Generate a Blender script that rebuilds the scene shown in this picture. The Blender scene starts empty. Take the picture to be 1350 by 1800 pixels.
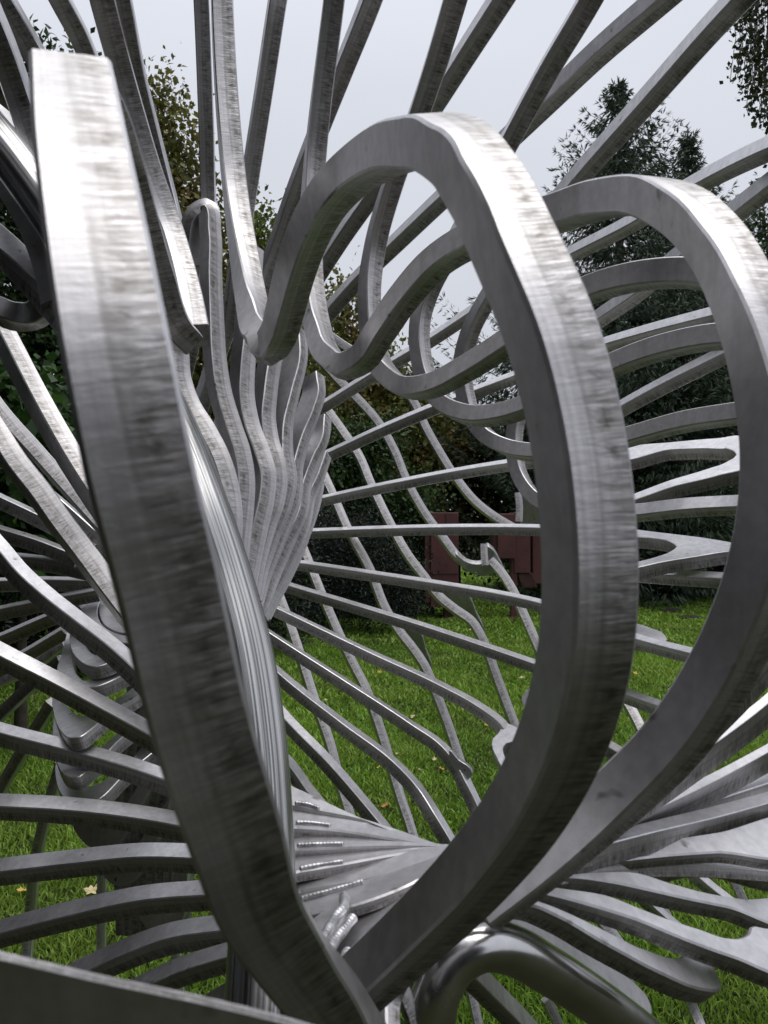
import bpy, bmesh, math, random
import numpy as np
from mathutils import Vector, Matrix
random.seed(7); rng = np.random.default_rng(7)
scene = bpy.context.scene
C = scene.collection

# ------------------------------------------------------------------ camera, sky, sun, exposure
F = 1360.0                       # focal length in photograph pixels (1350 x 1800)
CAMH = 1.5
PITCH = math.atan(30.0 / F)      # horizon a little below the middle of the frame
cam_d = bpy.data.cameras.new('camera')
cam = bpy.data.objects.new('camera', cam_d); C.objects.link(cam)
cam.location = (0, 0, CAMH)
cam.rotation_euler = (math.pi / 2 + PITCH, 0, 0)
cam_d.sensor_fit = 'VERTICAL'; cam_d.sensor_height = 36.0; cam_d.sensor_width = 27.0
cam_d.lens = 36.0 * F / 1800.0
cam_d.clip_start = 0.02; cam_d.clip_end = 600
cam_d.dof.use_dof = True; cam_d.dof.focus_distance = 1.9; cam_d.dof.aperture_fstop = 27.2 / 1.7
scene.camera = cam

world = bpy.data.worlds.new('World'); scene.world = world; world.use_nodes = True
wn, wl = world.node_tree.nodes, world.node_tree.links
bg = wn['Background']
sky = wn.new('ShaderNodeTexSky'); sky.sky_type = 'NISHITA'; sky.sun_disc = False
SUN_EL, SUN_AZ = math.radians(80), math.radians(100)     # high, to the right
sky.sun_elevation = SUN_EL; sky.sun_rotation = SUN_AZ
sky.air_density = 1.0; sky.dust_density = 3.0
hs = wn.new('ShaderNodeHueSaturation'); hs.inputs['Saturation'].default_value = 0.25
wl.new(sky.outputs[0], hs.inputs['Color'])
# the closed cloud deck: an even pale grey with faint soft structure
tc = wn.new('ShaderNodeTexCoord'); mp = wn.new('ShaderNodeMapping'); mp.inputs['Scale'].default_value = (1.2, 1.2, 3.0)
nz = wn.new('ShaderNodeTexNoise'); nz.inputs['Scale'].default_value = 1.6; nz.inputs['Detail'].default_value = 4; nz.inputs['Roughness'].default_value = 0.45
wl.new(tc.outputs['Generated'], mp.inputs[0]); wl.new(mp.outputs[0], nz.inputs['Vector'])
cr = wn.new('ShaderNodeValToRGB')
cr.color_ramp.elements[0].position = 0.30; cr.color_ramp.elements[0].color = (6.1, 6.35, 7.0, 1)
cr.color_ramp.elements[1].position = 0.75; cr.color_ramp.elements[1].color = (6.9, 7.15, 7.9, 1)
wl.new(nz.outputs['Fac'], cr.inputs[0])
mx = wn.new('ShaderNodeMixRGB'); mx.inputs['Fac'].default_value = 0.88
wl.new(hs.outputs[0], mx.inputs[1])
# overcast luminance: brighter overhead than at the horizon
sz = wn.new('ShaderNodeSeparateXYZ'); wl.new(tc.outputs['Generated'], sz.inputs[0])
mr = wn.new('ShaderNodeMapRange'); mr.inputs['From Min'].default_value = 0.0; mr.inputs['From Max'].default_value = 1.0; mr.inputs['To Min'].default_value = 0.74; mr.inputs['To Max'].default_value = 1.30
wl.new(sz.outputs[2], mr.inputs['Value'])
ml = wn.new('ShaderNodeMixRGB'); ml.blend_type = 'MULTIPLY'; ml.inputs['Fac'].default_value = 1.0
wl.new(cr.outputs[0], ml.inputs[1]); wl.new(mr.outputs[0], ml.inputs[2]); wl.new(ml.outputs[0], mx.inputs[2])
wl.new(mx.outputs[0], bg.inputs['Color']); bg.inputs['Strength'].default_value = 0.09

sun_d = bpy.data.lights.new('sun', 'SUN'); sun_d.energy = 1.3; sun_d.angle = math.radians(50); sun_d.color = (1.0, 0.97, 0.93)
sun = bpy.data.objects.new('sun', sun_d); C.objects.link(sun)
sdir = Vector((math.sin(SUN_AZ) * math.cos(SUN_EL), math.cos(SUN_AZ) * math.cos(SUN_EL), math.sin(SUN_EL)))
sun.rotation_euler = sdir.to_track_quat('Z', 'Y').to_euler()

scene.view_settings.view_transform = 'Standard'; scene.view_settings.look = 'None'
scene.view_settings.exposure = 0.38; scene.view_settings.gamma = 1.0
scene.view_settings.use_curve_mapping = False
scene.cycles.max_bounces = 8

CAMPOS = Vector((0, 0, CAMH))
CR = Matrix.Rotation(math.pi / 2 + PITCH, 3, 'X')
def at(x, y, d):
    """a photograph pixel at a depth in metres -> world point"""
    return CAMPOS + CR @ Vector(((x - 675.0) / F * d, -(y - 900.0) / F * d, -d))
def ground_at(x, y):
    r = CR @ Vector(((x - 675.0) / F, -(y - 900.0) / F, -1.0))
    return CAMPOS + r * (CAMH / -r.z)

# ------------------------------------------------------------------ materials
def new_mat(name):
    m = bpy.data.materials.new(name); m.use_nodes = True
    nt = m.node_tree; return m, nt.nodes, nt.links, nt.nodes['Principled BSDF']
def N(nodes, t, **kw):
    n = nodes.new(t)
    for k, v in kw.items():
        if k in n.inputs: n.inputs[k].default_value = v
        else: setattr(n, k, v)
    return n
def ramp(nodes, stops):
    r = nodes.new('ShaderNodeValToRGB'); e = r.color_ramp.elements
    while len(e) < len(stops): e.new(0.5)
    for i, (p, c) in enumerate(stops):
        e[i].position = p; e[i].color = (c, c, c, 1) if not isinstance(c, tuple) else (*c, 1)
    return r
def mixc(nodes, links, a, b, fac, mode='MIX'):
    m = nodes.new('ShaderNodeMixRGB'); m.blend_type = mode
    for s, i in ((fac, 0), (a, 1), (b, 2)):
        if isinstance(s, (int, float)): m.inputs[i].default_value = s
        elif isinstance(s, tuple): m.inputs[i].default_value = (*s, 1)
        else: links.new(s, m.inputs[i])
    return m.outputs[0]

def metal_face():
    """satin rolled face of the aluminium plate, weathered"""
    m, n, l, p = new_mat('plate_face_metal')
    g = N(n, 'ShaderNodeTexCoord'); oi = N(n, 'ShaderNodeObjectInfo')
    add = N(n, 'ShaderNodeVectorMath', operation='ADD'); l.new(g.outputs['Object'], add.inputs[0]); 
    n1 = N(n, 'ShaderNodeTexNoise', Scale=7.0, Detail=6.0, Roughness=0.62); l.new(g.outputs['Object'], n1.inputs['Vector'])
    n2 = N(n, 'ShaderNodeTexNoise', Scale=90.0, Detail=3.0, Roughness=0.6); l.new(g.outputs['Object'], n2.inputs['Vector'])
    n3 = N(n, 'ShaderNodeTexNoise', Scale=38.0, Detail=2.0, Roughness=0.5); l.new(g.outputs['Object'], n3.inputs['Vector'])
    r1 = ramp(n, [(0.3, (0.62, 0.608, 0.62)), (0.7, (0.78, 0.768, 0.785))]); l.new(n1.outputs['Fac'], r1.inputs[0])
    sp = ramp(n, [(0.70, 0.0), (0.78, 1.0)]); l.new(n3.outputs['Fac'], sp.inputs[0])
    c = mixc(n, l, r1.outputs[0], (0.16, 0.16, 0.14), sp.outputs[0])
    r2 = ramp(n, [(0.35, 0.86), (0.65, 1.0)]); l.new(n2.outputs['Fac'], r2.inputs[0])
    c = mixc(n, l, c, r2.outputs[0], 1.0, 'MULTIPLY')
    mpv = N(n, 'ShaderNodeMapping'); mpv.inputs['Scale'].default_value = (55.0, 55.0, 2.5); mpv.inputs['Rotation'].default_value = (0.3, 0.2, 0.4); l.new(g.outputs['Object'], mpv.inputs[0])
    n4 = N(n, 'ShaderNodeTexNoise', Scale=1.0, Detail=4.0, Roughness=0.65); l.new(mpv.outputs[0], n4.inputs['Vector'])
    r4 = ramp(n, [(0.36, 0.88), (0.58, 1.0)]); l.new(n4.outputs['Fac'], r4.inputs[0])
    c = mixc(n, l, c, r4.outputs[0], 1.0, 'MULTIPLY')
    l.new(c, p.inputs['Base Color'])
    p.inputs['Metallic'].default_value = 0.92
    rr = ramp(n, [(0.3, 0.34), (0.7, 0.46)]); l.new(n1.outputs['Fac'], rr.inputs[0]); l.new(rr.outputs[0], p.inputs['Roughness'])
    b = N(n, 'ShaderNodeBump', Strength=0.06, Distance=0.001); l.new(n2.outputs['Fac'], b.inputs['Height']); l.new(b.outputs[0], p.inputs['Normal'])
    return m

def metal_cut():
    """jet-cut edge of the plate: half smooth, half ribbed across the thickness, grime in the ribs"""
    m, n, l, p = new_mat('plate_cut_edge_metal')
    uv = N(n, 'ShaderNodeUVMap'); oi = N(n, 'ShaderNodeObjectInfo')
    sx = N(n, 'ShaderNodeSeparateXYZ'); l.new(uv.outputs[0], sx.inputs[0])
    off = N(n, 'ShaderNodeMath', operation='MULTIPLY'); off.inputs[1].default_value = 37.0; l.new(oi.outputs['Random'], off.inputs[0])
    def coord(su, sv):
        a = N(n, 'ShaderNodeMath', operation='MULTIPLY_ADD'); l.new(sx.outputs[0], a.inputs[0]); a.inputs[1].default_value = su; l.new(off.outputs[0], a.inputs[2])
        b = N(n, 'ShaderNodeMath', operation='MULTIPLY'); l.new(sx.outputs[1], b.inputs[0]); b.inputs[1].default_value = sv
        cc = N(n, 'ShaderNodeCombineXYZ'); l.new(a.outputs[0], cc.inputs[0]); l.new(b.outputs[0], cc.inputs[1]); l.new(off.outputs[0], cc.inputs[2])
        return cc.outputs[0]
    streak = N(n, 'ShaderNodeTexNoise', Scale=1.0, Detail=3.0, Roughness=0.6, Distortion=0.3); l.new(coord(560.0, 1.3), streak.inputs['Vector'])
    coarse = N(n, 'ShaderNodeTexNoise', Scale=1.0, Detail=5.0, Roughness=0.62, Distortion=0.4); l.new(coord(165.0, 1.6), coarse.inputs['Vector'])
    blot = N(n, 'ShaderNodeTexNoise', Scale=1.0, Detail=4.0, Roughness=0.6); l.new(coord(26.0, 1.5), blot.inputs['Vector'])
    stain = N(n, 'ShaderNodeTexNoise', Scale=1.0, Detail=3.0, Roughness=0.55); l.new(coord(5.0, 9.0), stain.inputs['Vector'])
    wob = N(n, 'ShaderNodeTexNoise', Scale=1.0, Detail=2.0); l.new(coord(9.0, 0.2), wob.inputs['Vector'])
    vv = N(n, 'ShaderNodeMath', operation='MULTIPLY_ADD'); l.new(wob.outputs['Fac'], vv.inputs[0]); vv.inputs[1].default_value = 0.25; l.new(sx.outputs[1], vv.inputs[2])
    zone = ramp(n, [(0.45, 0.10), (0.85, 1.0), (1.16, 0.55)]); l.new(vv.outputs[0], zone.inputs[0])
    seam = ramp(n, [(0.50, 0.0), (0.56, 1.0), (0.66, 0.0)]); l.new(vv.outputs[0], seam.inputs[0])
    def mul(x, y):
        q = N(n, 'ShaderNodeMath', operation='MULTIPLY')
        for i, e in ((0, x), (1, y)):
            if isinstance(e, float): q.inputs[i].default_value = e
            else: l.new(e, q.inputs[i])
        return q.outputs[0]
    dst = ramp(n, [(0.40, 1.0), (0.60, 0.0)]); l.new(streak.outputs['Fac'], dst.inputs[0])
    dco = ramp(n, [(0.38, 1.0), (0.53, 0.0)]); l.new(coarse.outputs['Fac'], dco.inputs[0])
    dbl = ramp(n, [(0.28, 0.15), (0.55, 1.0)]); l.new(blot.outputs['Fac'], dbl.inputs[0])
    zs = ramp(n, [(0.3, 0.25), (0.9, 1.0)]); l.new(vv.outputs[0], zs.inputs[0])
    base = ramp(n, [(0.30, (0.53, 0.516, 0.526)), (0.66, (0.70, 0.683, 0.696))]); l.new(stain.outputs['Fac'], base.inputs[0])
    c = mixc(n, l, base.outputs[0], (0.26, 0.245, 0.235), mul(mul(dst.outputs[0], zs.outputs[0]), 0.80))
    c = mixc(n, l, c, (0.085, 0.078, 0.066), mul(mul(mul(dco.outputs[0], dbl.outputs[0]), zone.outputs[0]), 0.85))
    c = mixc(n, l, c, (0.16, 0.15, 0.12), mul(mul(dbl.outputs[0], zone.outputs[0]), 0.28))
    c = mixc(n, l, c, (0.25, 0.24, 0.23), mul(mul(seam.outputs[0], dbl.outputs[0]), 0.55))
    l.new(c, p.inputs['Base Color'])
    p.inputs['Metallic'].default_value = 0.93; p.inputs['Roughness'].default_value = 0.45
    h2 = N(n, 'ShaderNodeMath', operation='MULTIPLY_ADD'); l.new(coarse.outputs['Fac'], h2.inputs[0]); h2.inputs[1].default_value = 0.8; l.new(mul(streak.outputs['Fac'], zs.outputs[0]), h2.inputs[2])
    bp = N(n, 'ShaderNodeBump', Strength=0.5, Distance=0.0009); l.new(h2.outputs[0], bp.inputs['Height']); l.new(bp.outputs[0], p.inputs['Normal'])
    return m

def metal_tube():
    """brushed stainless tube, drawn lines along its length"""
    m, n, l, p = new_mat('stainless_tube_metal')
    uv = N(n, 'ShaderNodeUVMap'); mp = N(n, 'ShaderNodeMapping'); mp.inputs['Scale'].default_value = (1.2, 60.0, 1.0); l.new(uv.outputs[0], mp.inputs[0])
    nz = N(n, 'ShaderNodeTexNoise', Scale=1.0, Detail=3.0, Roughness=0.6); l.new(mp.outputs[0], nz.inputs['Vector'])
    r = ramp(n, [(0.38, (0.20, 0.20, 0.20)), (0.60, (0.78, 0.775, 0.77))]); l.new(nz.outputs['Fac'], r.inputs[0]); l.new(r.outputs[0], p.inputs['Base Color'])
    p.inputs['Metallic'].default_value = 1.0; p.inputs['Roughness'].default_value = 0.32
    b = N(n, 'ShaderNodeBump', Strength=0.5, Distance=0.0012); l.new(nz.outputs['Fac'], b.inputs['Height']); l.new(b.outputs[0], p.inputs['Normal'])
    return m
def metal_weld():
    m, n, l, p = new_mat('weld_metal')
    g = N(n, 'ShaderNodeTexCoord'); nz = N(n, 'ShaderNodeTexNoise', Scale=120.0, Detail=3.0); l.new(g.outputs['Object'], nz.inputs['Vector'])
    r = ramp(n, [(0.3, (0.35, 0.35, 0.35)), (0.6, (0.75, 0.75, 0.77))]); l.new(nz.outputs['Fac'], r.inputs[0]); l.new(r.outputs[0], p.inputs['Base Color'])
    p.inputs['Metallic'].default_value = 0.9; p.inputs['Roughness'].default_value = 0.38
    return m
M_FACE, M_CUT, M_TUBE, M_WELD = metal_face(), metal_cut(), metal_tube(), metal_weld()
def metal_polished():
    m, n, l, p = new_mat('polished_tube_metal')
    g = N(n, 'ShaderNodeTexCoord'); nz = N(n, 'ShaderNodeTexNoise', Scale=14.0, Detail=5.0, Roughness=0.6); l.new(g.outputs['Object'], nz.inputs['Vector'])
    r = ramp(n, [(0.3, (0.55, 0.54, 0.54)), (0.7, (0.80, 0.79, 0.79))]); l.new(nz.outputs['Fac'], r.inputs[0]); l.new(r.outputs[0], p.inputs['Base Color'])
    rr = ramp(n, [(0.3, 0.14), (0.7, 0.30)]); l.new(nz.outputs['Fac'], rr.inputs[0]); l.new(rr.outputs[0], p.inputs['Roughness']); p.inputs['Metallic'].default_value = 1.0
    return m
M_TUBE2 = metal_polished()

def leaf_mat(name, dark, light, warm=None, wamt=0.0, rough=0.55, trans=0.25):
    m, n, l, p = new_mat(name)
    at_ = N(n, 'ShaderNodeAttribute', attribute_name='tint')
    r = ramp(n, [(0.0, dark), (1.0, light)]); l.new(at_.outputs['Fac'], r.inputs[0])
    c = r.outputs[0]
    if warm:
        g = N(n, 'ShaderNodeTexCoord'); nz = N(n, 'ShaderNodeTexNoise', Scale=0.9, Detail=3.0); l.new(g.outputs['Object'], nz.inputs['Vector'])
        rr = ramp(n, [(0.45, 0.0), (0.62, 1.0)]); l.new(nz.outputs['Fac'], rr.inputs[0])
        f = N(n, 'ShaderNodeMath', operation='MULTIPLY'); l.new(rr.outputs[0], f.inputs[0]); f.inputs[1].default_value = wamt
        c = mixc(n, l, c, warm, f.outputs[0])
    l.new(c, p.inputs['Base Color']); p.inputs['Roughness'].default_value = rough
    p.inputs['Specular IOR Level'].default_value = 0.35
    out = n['Material Output']; tr = N(n, 'ShaderNodeBsdfTranslucent'); l.new(c, tr.inputs['Color'])
    ms = N(n, 'ShaderNodeMixShader'); ms.inputs[0].default_value = trans
    l.new(p.outputs[0], ms.inputs[1]); l.new(tr.outputs[0], ms.inputs[2]); l.new(ms.outputs[0], out.inputs['Surface'])
    return m
def simple_mat(name, col, rough=0.6, metal=0.0, noise=0.0, scale=8.0, bump=0.0):
    m, n, l, p = new_mat(name)
    p.inputs['Roughness'].default_value = rough; p.inputs['Metallic'].default_value = metal
    g = N(n, 'ShaderNodeTexCoord'); nz = N(n, 'ShaderNodeTexNoise', Scale=scale, Detail=5.0, Roughness=0.6); l.new(g.outputs['Object'], nz.inputs['Vector'])
    lo = tuple(c * (1 - noise) for c in col); hi = tuple(min(1, c * (1 + noise)) for c in col)
    r = ramp(n, [(0.3, lo), (0.7, hi)]); l.new(nz.outputs['Fac'], r.inputs[0]); l.new(r.outputs[0], p.inputs['Base Color'])
    if bump:
        b = N(n, 'ShaderNodeBump', Strength=bump, Distance=0.02); l.new(nz.outputs['Fac'], b.inputs['Height']); l.new(b.outputs[0], p.inputs['Normal'])
    return m

# ------------------------------------------------------------------ helpers
def tag(o, label=None, cat=None, group=None, kind=None):
    if label: o['label'] = label
    if cat: o['category'] = cat
    if group: o['group'] = group
    if kind: o['kind'] = kind
    return o
def empty(name, loc, label=None, cat=None, group=None):
    o = bpy.data.objects.new(name, None); C.objects.link(o); o.location = loc; o.empty_display_size = 0.2
    return tag(o, label, cat, group)
def link(name, me, parent=None, mats=()):
    for m in mats: me.materials.append(m)
    o = bpy.data.objects.new(name, me); C.objects.link(o)
    if parent is not None:
        o.parent = parent; o.matrix_parent_inverse = Matrix.Translation(-parent.location)
    return o

def fill(vals, t):
    """interpolate missing (None) values over parameter t"""
    k = [i for i, v in enumerate(vals) if v is not None]
    return np.interp(t, [t[i] for i in k], [vals[i] for i in k])
def spline(P, step=14.0):
    """P: n x k array, first two columns are pixels. Cubic Hermite through the points over chord length."""
    P = np.asarray(P, float)
    seg = np.maximum(np.hypot(*(P[1:, :2] - P[:-1, :2]).T), 4.0)
    t = np.concatenate([[0], np.cumsum(seg)])
    n = len(P); m = np.zeros_like(P)
    for i in range(n):
        if i == 0: m[i] = (P[1] - P[0]) / seg[0]
        elif i == n - 1: m[i] = (P[-1] - P[-2]) / seg[-1]
        else:
            a = (P[i] - P[i - 1]) / seg[i - 1]; b = (P[i + 1] - P[i]) / seg[i]
            m[i] = (a * seg[i] + b * seg[i - 1]) / (seg[i] + seg[i - 1])
    out = []
    for i in range(n - 1):
        k = max(2, int(math.ceil(seg[i] / step)))
        for j in range(k):
            s = j / k; h = seg[i]
            out.append((2*s**3 - 3*s**2 + 1) * P[i] + (s**3 - 2*s**2 + s) * h * m[i] + (-2*s**3 + 3*s**2) * P[i+1] + (s**3 - s**2) * h * m[i+1])
    out.append(P[-1]); return np.array(out)

def strip_path(pts, step=14.0):
    """pts: (x, y[, depth[, roll]]) -> world points, rolls in radians"""
    xy = np.array([(p[0], p[1]) for p in pts], float)
    t = np.concatenate([[0], np.cumsum(np.maximum(np.hypot(*(xy[1:] - xy[:-1]).T), 4.0))])
    q = fill([1.0 / p[2] if len(p) > 2 and p[2] is not None else None for p in pts], t)
    r = fill([p[3] if len(p) > 3 and p[3] is not None else None for p in pts], t)
    S = spline(np.column_stack([xy, q, r]), step)
    W = [at(s[0], s[1], 1.0 / max(s[2], 0.05)) for s in S]
    return W, np.radians(S[:, 3])

ROOT = None
def bar(name, pts, T=0.032, W=0.032, step=14.0, cap=True, label=None, flip=False):
    """one arm of a cut plate: rectangular section swept along a path (A faces = cut edges of breadth T, B faces = plate faces of breadth W)"""
    P, R = strip_path(pts, step); n = len(P)
    ch = min(T, W) * 0.055
    verts = []; us = [0.0]
    for i in range(n):
        t = (P[min(i + 1, n - 1)] - P[max(i - 1, 0)]).normalized()
        v = CAMPOS - P[i]; v = (v - t * v.dot(t)).normalized(); l = v.cross(t)
        c, s = math.cos(R[i]), math.sin(R[i])
        na = v * c + l * s; nb = v * s - l * c
        a, b = W / 2, T / 2
        for (x, y) in ((a, -b + ch), (a, b - ch), (a - ch, b), (-a + ch, b), (-a, b - ch), (-a, -b + ch), (-a + ch, -b), (a - ch, -b)):
            verts.append(P[i] + na * x + nb * y)
        if i: us.append(us[-1] + (P[i] - P[i - 1]).length)
    faces, mi, uvs = [], [], []
    for i in range(n - 1):
        for k in range(8):
            k2 = (k + 1) % 8
            faces.append((i * 8 + k, i * 8 + k2, (i + 1) * 8 + k2, (i + 1) * 8 + k))
            mi.append(1 if k in (0, 4) else 0)
            v0, v1 = (0.0, 1.0) if k in (0, 4) else (0.2, 0.25)
            if (k == 4) != flip: v0, v1 = v1, v0
            uvs += [(us[i], v0), (us[i], v1), (us[i + 1], v1), (us[i + 1], v0)]
    for base, order in ((0, range(7, -1, -1)), ((n - 1) * 8, range(8))):
        faces.append([base + k for k in order]); mi.append(1)
        uvs += [(0.02 * (k % 4), 0.3 + 0.4 * (k // 4)) for k in range(8)]
    me = bpy.data.meshes.new(name); me.from_pydata([tuple(v) for v in verts], [], faces)
    me.polygons.foreach_set('material_index', mi); me.polygons.foreach_set('use_smooth', [True] * len(faces))
    ul = me.uv_layers.new(name='UVMap'); ul.data.foreach_set('uv', [c for u in uvs for c in u])
    ev = np.zeros(len(me.edges) * 2, int); me.edges.foreach_get('vertices', ev); ev = ev.reshape(-1, 2)
    same = (ev[:, 0] // 8 == ev[:, 1] // 8)
    last = (ev[:, 0] // 8 == 0) | (ev[:, 0] // 8 == n - 1)
    sh = me.attributes.new('sharp_edge', 'BOOLEAN', 'EDGE'); sh.data.foreach_set('value', (~same) | (same & last))
    me.update()
    o = link(name, me, ROOT, (M_FACE, M_CUT))
    if label: o['label'] = label
    return o

def plane_k(anchors):
    """inverse depth as a linear function of the pixel, from three (x, y, d) anchors or (left anchor, right anchor, wished normal)"""
    if len(anchors[2]) == 3 and not isinstance(anchors[2], Vector):
        A = np.array([[1, a[0], a[1]] for a in anchors], float); return np.linalg.solve(A, [1.0 / a[2] for a in anchors])
    p0, p1, n0 = at(*anchors[0]), at(*anchors[1]), anchors[2]
    r = (p1 - p0).normalized(); nn = (n0 - r * n0.dot(r)).normalized(); c = nn.dot(p0 - CAMPOS); nc = CR.transposed() @ nn
    # camera ray of pixel (x, y): ((x-675)/F, -(y-900)/F, -1)
    return np.array([(-675 * nc.x / F + 900 * nc.y / F - nc.z) / c, nc.x / F / c, -nc.y / F / c])
def depth_on(k, x, y): return 1.0 / (k[0] + k[1] * x + k[2] * y)
def plate(name, outline, anchors, T=0.032, smooth=True, step=10.0, label=None):
    """a cut plate: outline in pixels lying in the plane through three (x, y, depth) anchors, thickness T away from the camera"""
    k = plane_k(anchors)
    pts = np.array(outline, float)
    if smooth:
        cl = np.vstack([pts[-2:], pts, pts[:3]]); S = spline(cl, step)
        # keep only the part between the first and last real point
        i0 = np.argmin(np.hypot(*(S - pts[0]).T)); 
        seglen = len(S); j = [i for i in range(seglen) if np.hypot(*(S[i] - pts[0])) < 1e-6]
        pts = S[j[0]:j[1]]
    w = [at(x, y, 1.0 / max(0.05, k[0] + k[1] * x + k[2] * y)) for x, y in pts]
    n = len(w)
    nrm = Vector((0, 0, 0))
    for i in range(n):
        nrm += (w[i]).cross(w[(i + 1) % n])
    nrm.normalize()
    if nrm.dot(CAMPOS - w[0]) < 0: nrm = -nrm; w = w[::-1]
    ch = 0.0016
    bm = bmesh.new(); ul = bm.loops.layers.uv.new('UVMap')
    # front rim slightly inset for a bevel
    cen = [(w[(i + 1) % n] - w[i - 1]).normalized().cross(nrm) for i in range(n)]
    ring0 = [bm.verts.new(w[i] - cen[i] * ch) for i in range(n)]
    ring1 = [bm.verts.new(w[i] - nrm * ch) for i in range(n)]
    ring2 = [bm.verts.new(w[i] - nrm * T) for i in range(n)]
    f = bm.faces.new(ring0); f.material_index = 0
    fb = bm.faces.new(ring2[::-1]); fb.material_index = 0
    u = 0.0
    for i in range(n):
        j = (i + 1) % n; L = (w[j] - w[i]).length
        e = bm.faces.new((ring0[i], ring1[i], ring1[j], ring0[j])); e.material_index = 0
        s = bm.faces.new((ring1[i], ring2[i], ring2[j], ring1[j])); s.material_index = 1; s.smooth = True
        for lp, c in zip(s.loops, ((u, 0), (u, 1), (u + L, 1), (u + L, 0))): lp[ul].uv = c
        u += L
    bm.normal_update(); bmesh.ops.triangulate(bm, faces=[f, fb])
    bm.normal_update()
    me = bpy.data.meshes.new(name); bm.to_mesh(me); bm.free()
    ev = np.zeros(len(me.edges) * 2, int); me.edges.foreach_get('vertices', ev); ev = ev.reshape(-1, 2)
    sh = me.attributes.new('sharp_edge', 'BOOLEAN', 'EDGE'); sh.data.foreach_set('value', (ev[:, 0] // n == ev[:, 1] // n))
    o = link(name, me, ROOT, (M_FACE, M_CUT))
    if label: o['label'] = label
    return o

def tube(name, pts, rad, mat, step=14.0, seg=28, ripple=0.0, rip_n=0, label=None, parent=None):
    P, R = strip_path([(*p[:3], 0) if len(p) > 2 else p for p in pts], step); n = len(P)
    verts, faces, uvs, us = [], [], [], 0.0
    ref = None; U = [0.0]
    for i in range(1, n): U.append(U[-1] + (P[i] - P[i - 1]).length)
    for i in range(n):
        t = (P[min(i + 1, n - 1)] - P[max(i - 1, 0)]).normalized()
        if ref is None: ref = t.orthogonal().normalized()
        ref = (ref - t * ref.dot(t)).normalized(); b = t.cross(ref)
        rr = rad if not ripple else rad * (0.88 + .12 * math.sin(U[i] * 210 + rad * 9e3) * math.sin(U[i] * 93) + ripple * abs(math.sin(math.pi * rip_n * U[i] / U[-1]))) * min(1, .35 + .3 * i, .35 + .3 * (n - 1 - i))
        for k in range(seg):
            a = 2 * math.pi * k / seg; verts.append(P[i] + ref * math.cos(a) * rr + b * math.sin(a) * rr)
    for i in range(n - 1):
        for k in range(seg):
            k2 = (k + 1) % seg
            faces.append((i * seg + k, i * seg + k2, (i + 1) * seg + k2, (i + 1) * seg + k))
            uvs += [(U[i], k / seg), (U[i], (k + 1) / seg), (U[i + 1], (k + 1) / seg), (U[i + 1], k / seg)]
    for base, order in ((0, range(seg - 1, -1, -1)), ((n - 1) * seg, range(seg))):
        faces.append([base + k for k in order]); uvs += [(0, 0)] * seg
    me = bpy.data.meshes.new(name); me.from_pydata([tuple(v) for v in verts], [], faces)
    me.polygons.foreach_set('use_smooth', [True] * len(faces))
    ul = me.uv_layers.new(name='UVMap'); ul.data.foreach_set('uv', [c for u in uvs for c in u]); me.update()
    o = link(name, me, parent or ROOT, (mat,))
    if label: o['label'] = label
    return o


# ------------------------------------------------------------------ setting: lawn, grass, trees
def lawn_mat():
    m, n, l, p = new_mat('turf')
    g = N(n, 'ShaderNodeTexCoord')
    n1 = N(n, 'ShaderNodeTexNoise', Scale=0.5, Detail=5.0, Roughness=0.6); l.new(g.outputs['Object'], n1.inputs['Vector'])
    n2 = N(n, 'ShaderNodeTexNoise', Scale=14.0, Detail=4.0, Roughness=0.7); l.new(g.outputs['Object'], n2.inputs['Vector'])
    r1 = ramp(n, [(0.3, (0.022, 0.024, 0.012)), (0.7, (0.040, 0.045, 0.020))]); l.new(n1.outputs['Fac'], r1.inputs[0])
    r2 = ramp(n, [(0.35, 0.45), (0.65, 1.1)]); l.new(n2.outputs['Fac'], r2.inputs[0])
    c = mixc(n, l, r1.outputs[0], r2.outputs[0], 1.0, 'MULTIPLY'); l.new(c, p.inputs['Base Color'])
    p.inputs['Roughness'].default_value = 0.95; p.inputs['Specular IOR Level'].default_value = 0.1
    b = N(n, 'ShaderNodeBump', Strength=0.8, Distance=0.03); l.new(n2.outputs['Fac'], b.inputs['Height']); l.new(b.outputs[0], p.inputs['Normal'])
    return m
me = bpy.data.meshes.new('lawn'); me.from_pydata([(-300, -120, 0), (300, -120, 0), (300, 400, 0), (-300, 400, 0)], [], [(0, 1, 2, 3)])
o = link('lawn', me, None, (lawn_mat(),)); o['kind'] = 'structure'

def mesh_np(name, V, Fc, tint=None, mat=None, parent=None, smooth=False):
    """V (n,3), Fc (m,k) -> object"""
    me = bpy.data.meshes.new(name); k = Fc.shape[1]
    me.vertices.add(len(V)); me.vertices.foreach_set('co', V.astype(np.float32).ravel())
    me.loops.add(Fc.size); me.loops.foreach_set('vertex_index', Fc.astype(np.int32).ravel())
    me.polygons.add(len(Fc)); me.polygons.foreach_set('loop_start', np.arange(0, Fc.size, k, dtype=np.int32))
    if smooth: me.polygons.foreach_set('use_smooth', np.ones(len(Fc), bool))
    if tint is not None:
        a = me.attributes.new('tint', 'FLOAT', 'POINT'); a.data.foreach_set('value', tint.astype(np.float32))
    me.update(calc_edges=True)
    return link(name, me, parent, (mat,) if mat else ())

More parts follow.
